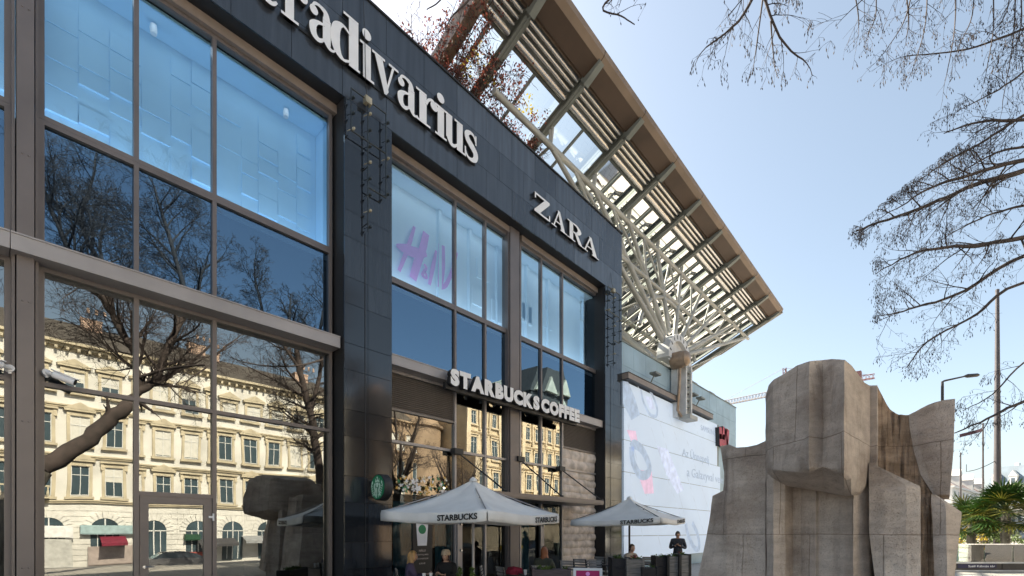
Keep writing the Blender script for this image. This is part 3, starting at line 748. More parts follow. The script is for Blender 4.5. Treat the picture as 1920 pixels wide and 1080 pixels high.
pk = pm('screen_pink', (0.76, 0.54, 0.70), 0.6, emit=0.12); gy = pm('screen_blue_grey', (0.46, 0.57, 0.74), 0.6, emit=0.08); tx = pm('screen_text_grey', (0.40, 0.50, 0.65), 0.6, emit=0.06); lv = pm('screen_lavender', (0.62, 0.69, 0.88), 0.6, emit=0.12); ln = pm('screen_line', (0.57, 0.66, 0.79), 0.6, emit=0.10)
sblob([(1175,806),(1192,808),(1197,834),(1186,833)], pk, 'strap_picture', 0.063)
sblob([(1193,880),(1222,884),(1226,925),(1209,926)], pk, 'strap_picture', 0.063)
sblob([(1184,838),(1187,866),(1200,890),(1215,888),(1217,872),(1205,845),(1190,833),(1184,840)], gy, 'watch_picture', 0.067, [.42]*8)
sblob([(1168,714),(1178,716),(1190,745),(1200,778),(1184,788),(1168,756)], gy, 'strap_picture', 0.063)
sblob([(1202,730),(1206,752),(1218,776),(1230,780),(1232,765),(1224,742),(1216,728)], gy, 'watch_picture', 0.067, [.16]*7)
sblob([(1210,742),(1222,746),(1228,768),(1218,766)], lv, 'dial_picture', 0.065)
sblob([(1232,836),(1252,842),(1282,918),(1270,926),(1250,890)], lv, 'strap_picture', 0.063)
sblob([(1286,982),(1291,1005),(1303,1028),(1311,1026),(1308,1002),(1298,980)], gy, 'watch_picture', 0.067, [.3]*6)
for k, (a, b) in enumerate([((1172,720),(1180,800)),((1170,770),(1212,930)),((1195,720),(1260,925)),((1180,880),(1206,1010)),((1225,745),(1290,990)),((1250,760),(1320,1000)),((1215,925),(1240,1030)),((1272,775),(1330,960)),((1262,925),(1296,1030)),((1300,790),(1342,900)),((1170,925),(1186,990))]):
    sblob([a, b], ln, 'picture_line', 0.0615, [.05, .05])
for t, (px0, py0_, px1), hh in (('Az Ünnepelj', (1279, 848, 1329), 0.62), ('a Galaxyval vele', (1288, 887, 1356), 0.62), ('SAMSUNG', (1314, 801, 1342), 0.30)):
    a = onX(px0, py0_, 0.066); bq = Yx(px1, 0.066)
    text_obj('screen_text', t, lambda u, v, q: (0.064+q, a.y+u, a.z-hh/2+v), hh, bq-a.y, 0.004, tx, scr, 0.0)
mb = MB(); y1 = Yx(1340, 0.35)
mb.box(-0.05, 0.26, YS0, y1, 8.10, 8.34); mb.build('screen_hood', M['header'], scr)
mb = MB(); mb.box(-0.05, 0.28, YS0, y1+0.02, 8.341, 8.37); mb.box(-0.05, 0.28, YS0, y1+0.02, 8.07, 8.099); mb.build('hood_edge', M['black'], scr)
for px, py in ((1225,722),(1297,757),(1310,762)):
    p = onX(px, py+6, 0.25); mb = MB(); mb.bar((0.1, p.y, 8.4), (0.3, p.y, 8.78), 0.04, 0.04); mb.box(0.2, 0.5, p.y-0.28, p.y+0.28, 8.76, 8.84); mb.build('spotlight', M['steel_dk'], scr)
# red brush letters far along the low wall
s5 = thing('shop_sign', (0.0, Yx(1360), 6.8), 'small red brush letters on the low wall past the pale screen', 'shop sign')
rm = pm('red_letter', (0.45, 0.03, 0.06), 0.5)
def brush2(lst, x0=0.02, x1=0.3):
    mb = MB()
    for pts, wd in lst:
        l, r = stroke_poly([(onX(px, py, x1).y, onX(px, py, x1).z) for px, py in pts], wd)
        for i in range(len(l)-1):
            mb.quad((x1, *r[i]), (x1, *r[i+1]), (x1, *l[i+1]), (x1, *l[i])); mb.quad((x1, *l[i]), (x1, *l[i+1]), (x0, *l[i+1]), (x0, *l[i]), 1); mb.quad((x1, *r[i+1]), (x1, *r[i]), (x0, *r[i]), (x0, *r[i+1]), 1)
    return mb.build('letter', [rm, M['black']], s5, fix=False)
brush2([([(1351,801),(1352,836)], .42), ([(1358,801),(1356,836)], .42), ([(1349,818),(1359,820)], .3)])
brush2([([(1361,804),(1360,838)], .35), ([(1361,804),(1364,838)], .4), ([(1366,806),(1364,838)], .3)])

# ================================================================ canopy roof on a fan of tubes
cano = thing('canopy_roof', (0, 22, 10), 'tilted glass canopy with brown soffit standing on a fan of pale steel tubes', 'canopy')
SLP = 0.43
def K(s, y, dz=0.0): return Vector((2.0-s, y, 16.70-SLP*s+dz+0.02*(35.55-y)))      # s metres in from the outer edge
YR = [35.55-2.78*k for k in range(10)]                                # rafters
Y0c, Y1c = YR[-1]-1.30, YR[0]+0.15
nrm = Vector((SLP, 0, 1)).normalized()
SI = 10.6
for k, y in enumerate(YR):
    mb = MB(); a, b = K(0.74, y, -0.1), K(SI, y, -0.1)
    up = nrm; e = 0.14
    dpt = 0.36
    mb.bar(a-up*0.02, b-up*0.02, 0.22, 0.04, up); mb.bar(a-up*dpt, b-up*dpt, 0.22, 0.04, up); mb.bar(a-up*(dpt/2+0.01), b-up*(dpt/2+0.01), 0.05, dpt-0.045, up)
    a2 = K(0.15, y, -0.16); mb.bar(a2-up*0.10, K(0.74, y, -0.16)-up*0.22, 0.22, 0.3, up)
    mb.build('rafter', M['steel_dk'], cano)
# soffit boxes and the rounded nose between rafters
def nose(y0, y1):
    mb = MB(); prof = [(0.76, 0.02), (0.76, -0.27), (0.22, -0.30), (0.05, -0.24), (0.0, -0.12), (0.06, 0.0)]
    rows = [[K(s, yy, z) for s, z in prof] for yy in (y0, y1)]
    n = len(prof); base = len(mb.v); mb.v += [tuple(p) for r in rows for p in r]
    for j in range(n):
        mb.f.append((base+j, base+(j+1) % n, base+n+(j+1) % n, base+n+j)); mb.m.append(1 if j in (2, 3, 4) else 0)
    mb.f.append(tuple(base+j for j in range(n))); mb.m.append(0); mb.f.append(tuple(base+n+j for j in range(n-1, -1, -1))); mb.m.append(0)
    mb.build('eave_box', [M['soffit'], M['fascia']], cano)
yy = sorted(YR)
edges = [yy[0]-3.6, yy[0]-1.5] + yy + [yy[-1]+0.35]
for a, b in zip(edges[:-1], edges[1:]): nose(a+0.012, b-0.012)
mb = MB(); mb.bar(K(0.83, Y0c-0.6, -0.14), K(0.83, Y1c, -0.14), 0.03, 0.16, nrm); mb.build('soffit_strip', M['fascia'], cano)
for y0, y1 in zip([Y0c]+yy[:-1], yy):
    for s, r in ((0.97, 0.055), (1.13, 0.055), (1.29, 0.055), (1.50, 0.10)):
        mb = MB(); mb.tube([K(s, y0+0.16, -0.2), K(s, y1-0.16, -0.2)], r, 12); mb.build('sun_shade_tube', M['tube'], cano, smooth=60)
mb = MB(); mb.prism([(0.86, 0.02), (1.60, 0.02), (1.60, 0.05), (0.86, 0.05)], lambda u, v, h: K(u, h, v), Y0c, Y1c); mb.build('gutter_plate', M['steel_dk'], cano)
for s, wd in ((1.68, 0.14), (6.1, 0.12), (10.3, 0.14)):
    mb = MB(); mb.bar(K(s, Y0c, -0.04), K(s, Y1c, -0.04), wd, 0.16, nrm); mb.build('purlin', M['steel_dk'], cano)
for y0, y1 in zip([Y0c]+yy[:-1], yy):
    for q in (0.5,):
        y = y0+(y1-y0)*q; mb = MB(); mb.bar(K(1.76, y, 0.0), K(SI, y, 0.0), 0.06, 0.10, nrm); mb.build('glazing_bar', M['steel_dk'], cano)
    mb = MB(); mb.quad(K(1.7, y0, 0.06), K(1.7, y1, 0.06), K(SI, y1, 0.06), K(SI, y0, 0.06)); mb.build('glass_pane', M['glass_can'], cano, fix=False)
mb = MB(); mb.bar(K(0.1, Y1c+0.22, -0.15), K(SI, Y1c+0.22, -0.15), 0.10, 0.34, nrm); mb.build('end_beam', M['steel_lt'], cano)
mb = MB(); mb.bar(K(0.1, Y0c-0.1, -0.2), K(SI, Y0c-0.1, -0.2), 0.34, 0.5, nrm); mb.build('end_beam', M['fascia'], cano)
# chords, spokes, braces
H = Vector((-0.05, 23.05, 10.35)); XF = -0.2
def CH1(y): return Vector((XF, y, 15.78-0.62+0.0))
mb = MB(); mb.tube([CH1(y) for y in [Y0c+1.25]+yy[1:-1]+[Y1c+0.2]], 0.10, 10); mb.build('chord_tube', M['steel_lt'], cano, smooth=60)
nodes = yy[1:]
ch2 = []
for k, y in enumerate(nodes):
    n1 = CH1(y); f = 0.62; m = H+(n1-H)*f
    m.z = H.z + (n1.z-H.z)*0.62*(1.0) ; ch2.append(m)
mb = MB(); mb.tube(ch2, 0.085, 10); mb.build('chord_tube', M['steel_lt'], cano, smooth=60)
for k, y in enumerate(nodes):
    n1 = CH1(y); d = (n1-H).normalized()
    mb = MB(); mb.tube([H+d*1.2, ch2[k], n1], [0.125, 0.11, 0.08], 10); mb.build('fan_spoke', M['steel_lt'], cano, smooth=60)
    mb = MB()
    for j in (-1, 1):
        if 0 <= k+j < len(nodes): mb.tube([ch2[k], (CH1(nodes[k+j])+n1)/2], 0.05, 8)
    for dy in (-0.9, 0.9): mb.tube([n1-Vector((0, 0, 0.1)), K(2.1, y, -0.5)], 0.05, 8)
    mb.tube([n1, K(3.9, y, -0.6)], 0.05, 8); mb.tube([n1, K(2.0-XF, y, -0.5)], 0.07, 8)
    mb.build('brace_tube', M['steel_lt'], cano, smooth=60)
# second fan leaning in under the rafters
ch3 = []
for y in yy:
    n3 = K(6.1, y, -0.75); Hi = H+Vector((-0.7, 0, -0.1)); d = (n3-Hi).normalized(); ch3.append(Hi+(n3-Hi)*0.6)
    mb = MB(); mb.tube([Hi+d*1.0, n3], [0.10, 0.07], 8); mb.build('fan_spoke', M['steel_lt'], cano, smooth=60)
    mb = MB(); mb.tube([n3, K(6.1, y, -0.1)], 0.06, 8); mb.tube([ch3[-1], K(3.9, y, -0.6)], 0.045, 8); mb.tube([ch3[-1], K(8.3, y, -0.6)], 0.045, 8); mb.build('brace_tube', M['steel_lt'], cano, smooth=60)
mb = MB(); mb.tube([K(6.1, y, -0.75) for y in yy], 0.085, 8); mb.build('chord_tube', M['steel_lt'], cano, smooth=60)
mb = MB(); mb.tube(ch3, 0.07, 8); mb.build('chord_tube', M['steel_lt'], cano, smooth=60)
for k in range(len(nodes)-1):
    mb = MB(); mb.tube([ch2[k], ch3[k+1]], 0.045, 6); mb.tube([ch3[k+1], ch2[k+1]], 0.045, 6); mb.build('brace_tube', M['steel_lt'], cano, smooth=60)
for x, rr, r in ((XF, 3.3, 0.10), (XF-1.0, 4.3, 0.07)):
    mb = MB(); mb.tube([(x, 23.05+rr*math.cos(t), 10.35+rr*0.86*math.sin(t)) for t in np.linspace(R(14), R(166), 22)], r, 10); mb.build('ring_tube', M['steel_lt'], cano, smooth=60)
# hub: slotted half wheel, axle, ribbed bracket
mb = MB(); n = 28
def arc(r0, r1, x0, x1, a0=0.0, a1=180.0):
    for k in range(n):
        t0, t1 = R(a0+(a1-a0)*k/n), R(a0+(a1-a0)*(k+1)/n)
        q = lambda r, t, x: (x, H.y+r*math.cos(t), H.z-0.35+r*math.sin(t))
        mb.quad(q(r0,t0,x1), q(r1,t0,x1), q(r1,t1,x1), q(r0,t1,x1)); mb.quad(q(r1,t0,x0), q(r0,t0,x0), q(r0,t1,x0), q(r1,t1,x0))
        mb.quad(q(r1,t0,x1), q(r1,t0,x0), q(r1,t1,x0), q(r1,t1,x1)); mb.quad(q(r0,t0,x0), q(r0,t0,x1), q(r0,t1,x1), q(r0,t1,x0))
    for t, s in ((R(a0), 1), (R(a1), -1)):
        q = lambda r, x: (x, H.y+r*math.cos(t), H.z-0.35+r*math.sin(t)); mb.quad(q(r0,x0), q(r1,x0), q(r1,x1), q(r0,x1))
arc(1.05, 1.38, -0.25, 0.36, -25, 180); arc(0.0, 1.06, -0.20, 0.16, -25, 180)
for k in range(9):
    t = R(18+k*18); p = Vector((0.365, H.y+1.21*math.cos(t), H.z-0.35+1.21*math.sin(t)))
wheel = mb.build('half_wheel', M['hub'], cano)
mb = MB()
for k in range(9):
    t = R(18+k*18); a = Vector((0.362, H.y+1.12*math.cos(t), H.z-0.35+1.12*math.sin(t))); b = Vector((0.362, H.y+1.31*math.cos(t), H.z-0.35+1.31*math.sin(t)))
    mb.bar(a, b, 0.07, 0.006, (1, 0, 0))
mb.build('slot', M['dark'], wheel)
mb = MB(); mb.lathe((0.0, H.y-0.35, H.z-0.30), [(0.40, 0.1), (0.40, 0.55), (0.36, 0.62), (0.36, 0.8), (0.25, 0.92), (0.08, 0.96)], 20, 'X'); mb.build('axle', M['rust'], cano, smooth=40)
mb = MB()
mb.box(-0.02, 0.30, H.y-0.25, H.y+1.15, H.z-3.0, H.z-0.36); mb.box(0.0, 0.62, H.y+0.02, H.y+0.16, H.z-2.9, H.z-0.4); mb.box(0.0, 0.62, H.y+0.66, H.y+0.80, H.z-2.9, H.z-0.4)
mb.build('bracket', M['hub'], cano)
mb = MB()
for k in range(7): mb.box(0.302, 0.56, H.y+0.165, H.y+0.655, H.z-2.8+k*0.34, H.z-2.66+k*0.34)
mb.build('bracket_rib', M['steel_dk'], cano)
mb = MB(); mb.box(0.30, 0.85, H.y-0.05, H.y+0.9, H.z-3.12, H.z-2.92); mb.build('bracket_foot', M['steel_lt'], cano)
mb = MB(); mb.tube([(0.45, H.y-0.30, H.z-0.6), (0.4, H.y-0.28, H.z-1.6), (0.3, H.y-0.22, H.z-2.7), (0.42, H.y-0.05, H.z-3.0)], 0.07, 8); mb.build('drain_pipe', M['rust'], cano, smooth=60)
# ================================================================ stone monument
from mathutils import noise as mnoise
scu = thing('stone_monument', (8.9, 8.6, 0), 'tall abstract travertine monument with overhanging head and flaring right wing', 'monument')
def relief(name, cols, yback, mat, sub=5, nv=26, smooth=38, amp=0.017, round_=0.0, seed=0, ridge=0.0):
    """front surface lofted through vertical profiles, walls carried straight back; each profile: px, [(py, Y), ...] from top to bottom"""
    prof = []
    for px, pts in cols:
        W_ = [onY(*(q if len(q) == 3 else (px, *q))) for q in pts]
        prof.append(W_)
    # resample each profile by height fraction
    def samp(ws, n):
        L_ = [0]
        for a, b in zip(ws[:-1], ws[1:]): L_.append(L_[-1]+(b-a).length)
        out = []
        for i in range(n+1):
            s = L_[-1]*i/n; k = 0
            while k < len(L_)-2 and L_[k+1] < s: k += 1
            t = (s-L_[k])/max(L_[k+1]-L_[k], 1e-6); out.append(ws[k].lerp(ws[k+1], min(max(t, 0), 1)))
        return out
    prof = [samp(p, nv) for p in prof]
    colsR = []; hard = []
    for i in range(len(prof)-1):
        for k in range(sub):
            t = k/sub; colsR.append([a.lerp(b, t) for a, b in zip(prof[i], prof[i+1])])
    colsR.append(prof[-1])
    nU = len(colsR)
    F = []
    for i, c in enumerate(colsR):
        row = []
        for j, p in enumerate(c):
            q = p.copy(); z = mnoise.noise(q*1.7+Vector((seed, 0, 0)))*amp*2 + mnoise.noise(q*6+Vector((seed, 5, 0)))*amp + mnoise.noise(q*17)*amp*.35
            e = min(i, nU-1-i, j+0)/2.0
            q.y += z
            if ridge and 0 < i < nU-1: q.y += ridge*mnoise.noise(Vector((q.x*26, q.z*1.5, seed)))
            if e < 1 and round_: q.y += round_*(1-e)**2
            row.append(q)
        F.append(row)
    mb = MB(); mb.grid(F)
    B_ = [[Vector((p.x, max(yback if not callable(yback) else yback(p), p.y+0.05), p.z)) for p in (c[0], c[-1])] for c in F]
    nV = nv
    for i in range(nU-1):      # top and bottom
        mb.quad(F[i+1][0], F[i][0], B_[i][0], B_[i+1][0]); mb.quad(F[i][nV], F[i+1][nV], B_[i+1][1], B_[i][1])
    for i in (0, nU-1):        # flanks
        for j in range(nV):
            a, b = F[i][j], F[i][j+1]; yb = lambda p: Vector((p.x, max(yback if not callable(yback) else yback(p), p.y+0.05), p.z))
            if i == 0: mb.quad(a, b, yb(b), yb(a))
            else: mb.quad(b, a, yb(a), yb(b))
    for i in range(nU-1):      # back
        for j in range(nV):
            yb = lambda p: Vector((p.x, max(yback if not callable(yback) else yback(p), p.y+0.05), p.z))
            mb.quad(yb(F[i][j]), yb(F[i+1][j]), yb(F[i+1][j+1]), yb(F[i][j+1]))
    o = mb.build(name, mat, scu, smooth=smooth)
    bv = o.modifiers.new('worn_edge', 'BEVEL'); bv.width = 0.022; bv.segments = 2; bv.limit_method = 'ANGLE'; bv.angle_limit = R(42); bv.harden_normals = False
    return o
YB = 10.3
# head: pleated front, top leaning back, bottom lip
hd = [
 (1434, [(742,7.85),(850,7.82),(880,7.85),(905,8.1)]),
 (1440, [(722,7.6),(850,7.52),(878,7.54),(903,8.0)]),
 (1450, [(710,7.44),(780,7.38),(850,7.34),(882,7.32),(906,7.9)]),
 (1470, [(700,7.34),(780,7.26),(850,7.22),(884,7.18),(910,7.8)]),
 (1494, [(684,7.24),(780,7.12),(850,7.08),(884,7.04),(913,7.75)]),
 (1517, [(676,7.04),(780,6.90),(850,6.84),(880,6.80),(917,7.7)]),
 (1543, [(674,7.26),(780,7.16),(850,7.10),(876,6.98),(921,7.7)]),
 (1560, [(672,7.14),(780,7.02),(850,6.96),(880,6.92),(925,7.66)]),
 (1583, [(673,6.92),(780,6.76),(850,6.72),(886,6.78),(929,7.6)]),
 (1596, [(684,7.24),(780,7.14),(850,7.06),(896,7.06),(928,7.55)]),
 (1608, [(700,7.56),(780,7.48),(850,7.42),(895,7.40),(922,7.6)]),
 (1620, [(716,7.90),(780,7.85),(850,7.78),(890,7.78),(912,7.85)]),
 (1630, [(722,8.2),(780,8.15),(850,8.08),(880,8.08),(898,8.1)]),
]
relief('head_block', hd, lambda p: 8.9 + max(0, (3.9-p.z))*0.9, M['stone'], sub=7, nv=46, smooth=32, amp=0.017, round_=0.03, seed=1)
# neck: pleats under the head
nk = [
 (1437, [(880,7.80),(1000,7.72),(1250,7.6)]), (1450, [(880,7.72),(1000,7.62),(1250,7.5)]), (1472, [(880,7.80),(1000,7.74),(1250,7.6)]),
 (1487, [(880,8.12),(1000,8.08),(1250,7.95)]), (1502, [(880,8.16),(1000,8.10),(1250,7.95)]), (1530, [(880,8.02),(1000,7.95),(1250,7.8)]),
 (1535, [(880,8.10),(1000,8.02),(1250,7.88)]), (1562, [(880,8.00),(1000,7.93),(1250,7.8)]), (1584, [(880,7.92),(1000,7.80),(1250,7.68)]),
 (1600, [(880,7.80),(1000,7.66),(1250,7.55)]), (1610, [(880,7.98),(1000,7.88),(1250,7.75)]), (1632, [(880,8.16),(1000,8.08),(1250,7.9)]),
]
relief('neck_block', nk, YB, M['stone'], sub=7, nv=46, smooth=32, amp=0.018, seed=2)
# left wing
# outline on the left changes with height, so this block is lofted by rows
def row_block(name, rows, yback, mat, seed, nu=16, amp=0.017, smooth=32, ridge=0.0, sub=4):
    """rows: py, [(px, Y), ...] from left to right; yback(y-depth) behind"""
    RR = []
    for py, pts in rows:
        w_ = [onY(*(q if len(q) == 3 else (q[0], py, q[1]))) for q in pts]
        line = []
        for i in range(len(w_)-1):
            for k in range(nu): line.append(w_[i].lerp(w_[i+1], k/nu))
        line.append(w_[-1]); RR.append(line)
    F = []
    for i in range(len(RR)-1):
        for k in range(sub): F.append([a.lerp(b, k/sub) for a, b in zip(RR[i], RR[i+1])])
    F.append(RR[-1])
    for r, row in enumerate(F):
        for c, q in enumerate(row):
            q2 = q.copy(); q.y += mnoise.noise(q2*1.7+Vector((seed, 0, 0)))*amp*2+mnoise.noise(q2*6+Vector((seed, 5, 0)))*amp+mnoise.noise(q2*17)*amp*.35
            if ridge and 0 < c < len(row)-1: q.y += ridge*mnoise.noise(Vector((q2.x*24+q2.z*1.5, q2.z*1.6, seed)))
    yb = lambda p: Vector((p.x, max(yback(p), p.y+0.05), p.z))
    mb = MB(); mb.grid(F)
    n = len(F[0])
    for j in range(n-1):
        mb.quad(F[0][j], F[0][j+1], yb(F[0][j+1]), yb(F[0][j])); mb.quad(F[-1][j+1], F[-1][j], yb(F[-1][j]), yb(F[-1][j+1]))
    for i in range(len(F)-1):
        mb.quad(F[i][0], F[i+1][0], yb(F[i+1][0]), yb(F[i][0])); mb.quad(F[i+1][-1], F[i][-1], yb(F[i][-1]), yb(F[i+1][-1]))
        for j in range(n-1): mb.quad(yb(F[i][j]), yb(F[i][j+1]), yb(F[i+1][j+1]), yb(F[i+1][j]))
    o = mb.build(name, mat, scu, smooth=smooth)
    bv = o.modifiers.new('worn_edge', 'BEVEL'); bv.width = 0.022; bv.segments = 2; bv.limit_method = 'ANGLE'; bv.angle_limit = R(42); bv.harden_normals = False
    return o
row_block('left_wing', [
 (836, [(1350,836,8.22),(1368,834,8.10),(1379,839,8.04),(1398,838,8.0),(1418,834,8.0),(1436,826,8.02)]), (848, [(1352,8.22),(1367,8.08),(1379,8.02),(1398,7.98),(1418,7.98),(1436,8.0)]), (885, [(1358,8.2),(1366,8.04),(1379,8.004),(1400,7.95),(1418,7.965),(1436,7.98)]), (920, [(1356,8.18),(1365,8.0),(1379,7.972),(1400,7.93),(1418,7.94),(1436,7.95)]),
 (930, [(1336,8.2),(1364,7.98),(1379,7.956),(1400,7.92),(1418,7.93),(1436,7.94)]), (968, [(1332,8.16),(1364,7.94),(1379,7.924),(1400,7.9),(1418,7.91),(1436,7.92)]), (1080, [(1309,8.0),(1362,7.84),(1379,7.824),(1400,7.8),(1418,7.8),(1436,7.8)]), (1235, [(1278,7.8),(1360,7.7),(1379,7.684),(1400,7.66),(1418,7.655),(1436,7.65)]),
], lambda p: YB+0.6 if p.z < 2.6 else YB-0.2, M['stone'], 3, nu=14, sub=8)
# narrow strip and ribbed slope right of the head
row_block('neck_strip', [
 (722, [(1622,8.35),(1630,8.3),(1645,8.28)]), (800, [(1622,8.3),(1630,8.25),(1645,8.2)]), (880, [(1622,8.2),(1630,8.15),(1645,8.1)]), (960, [(1622,8.2),(1630,8.15),(1645,8.1)]),
], lambda p: YB-0.4, M['stone'], 4, nu=8, sub=8)
mbt = [(1644,721),(1648,730),(1655,743),(1662,757),(1668,766),(1679,775),(1692,778),(1704,778)]
rb = []
for k, (px, py) in enumerate(mbt):
    t = k/7; rb.append((px, [(px, py, 8.34+0.30*t), (1645+60*t, 800, 8.30+0.30*t), (1645+68*t, 845, 8.24+0.28*t), (1648+78*t, 890, 8.16+0.25*t), (1668+80*t, 925, 8.08+0.20*t), (1706+47*t, 950, 7.98+0.2*t), (1714+39*t, 1080, 7.86+0.14*t), (1712+41*t, 1235, 7.7+0.14*t)]))
relief('ribbed_slope', rb, YB-0.3, M['stone_rib'], sub=14, nv=60, smooth=28, ridge=0.07, seed=5)
# right wing
wt = [(1703,778),(1715,772),(1727,765),(1741,758),(1755,753),(1773,749),(1791,747)]
relief('right_wing', [(px, [(px-(9 if k == 0 else 0), py+(4 if k == 0 else 0), 8.66-0.06*k), (1713+75*k/6-(12 if k == 0 else 0), 845, 8.56-0.055*k), (1746+35*k/6-(14 if k == 0 else 0), 928, 8.40-0.03*k)]) for k, (px, py) in enumerate(wt)], 9.4, M['stone'], sub=5, nv=18, seed=6)
# lower right block
row_block('right_block', [
 (927, [(1746,8.1),(1749,8.08),(1752,8.06),(1755,8.05)]), (943, [(1746,8.06),(1760,8.02),(1772,7.98),(1778,8.0)]), (960, [(1747,8.02),(1760,7.96),(1774,7.92),(1803,8.12)]), (968, [(1748,8.0),(1761,7.95),(1774,7.91),(1803,8.12)]), (1080, [(1752,7.86),(1764,7.8),(1776,7.76),(1790,7.9)]), (1235, [(1752,7.7),(1764,7.66),(1776,7.62),(1776.5,7.7)]),
], lambda p: YB-0.2, M['stone'], 7, nu=14, sub=8)
# broad slab in front, sloping top
row_block('front_slab', [
 (868, [(1629,7.98),(1631,7.97),(1632,7.96),(1633,7.96)]), (890, [(1629,7.94),(1650,7.92),(1670,7.9),(1679,7.9)]), (911, [(1629,7.92),(1660,7.88),(1700,7.86),(1724,7.9)]), (920, [(1629,7.9),(1660,7.86),(1700,7.84),(1725,7.9)]), (1000, [(1630,7.84),(1660,7.78),(1700,7.76),(1726,7.8)]), (1080, [(1640,7.76),(1660,7.7),(1700,7.68),(1726,7.72)]), (1235, [(1640,7.6),(1660,7.56),(1700,7.54),(1726,7.56)]),
], lambda p: YB-0.6, M['stone'], 8, nu=14, sub=8)
# ================================================================ old houses across the street (mirrored in the shop glass)
cream = pm('cream_render', (0.63, 0.62, 0.58), 0.85, var=0.10, scale=0.5); ochre = pm('ochre_stucco', (0.50, 0.44, 0.32), 0.85, var=0.12, scale=1.0)
gold = pm('golden_render', (0.56, 0.47, 0.33), 0.85, var=0.12, scale=0.5); gold2 = pm('golden_stucco', (0.60, 0.51, 0.37), 0.85, var=0.1, scale=1.0)
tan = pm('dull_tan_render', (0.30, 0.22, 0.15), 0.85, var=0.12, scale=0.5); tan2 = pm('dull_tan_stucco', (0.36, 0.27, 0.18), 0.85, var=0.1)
roofm = pm('brown_roof_tiles', (0.075, 0.065, 0.055), 0.85, var=0.2, scale=3); brickm = pm('orange_chimney_brick', (0.46, 0.33, 0.26), 0.85, var=0.2, scale=3)
winw = pm('white_casement', (0.62, 0.63, 0.62), 0.6, var=0.05); wing = pm('dark_house_glass', (0.05, 0.075, 0.09), 0.15, var=0.2, scale=0.4); blind = pm('white_roller_blind', (0.58, 0.57, 0.52), 0.7, var=0.05)
groove = pm('groove_shadow_stone', (0.24, 0.19, 0.12), 0.9)
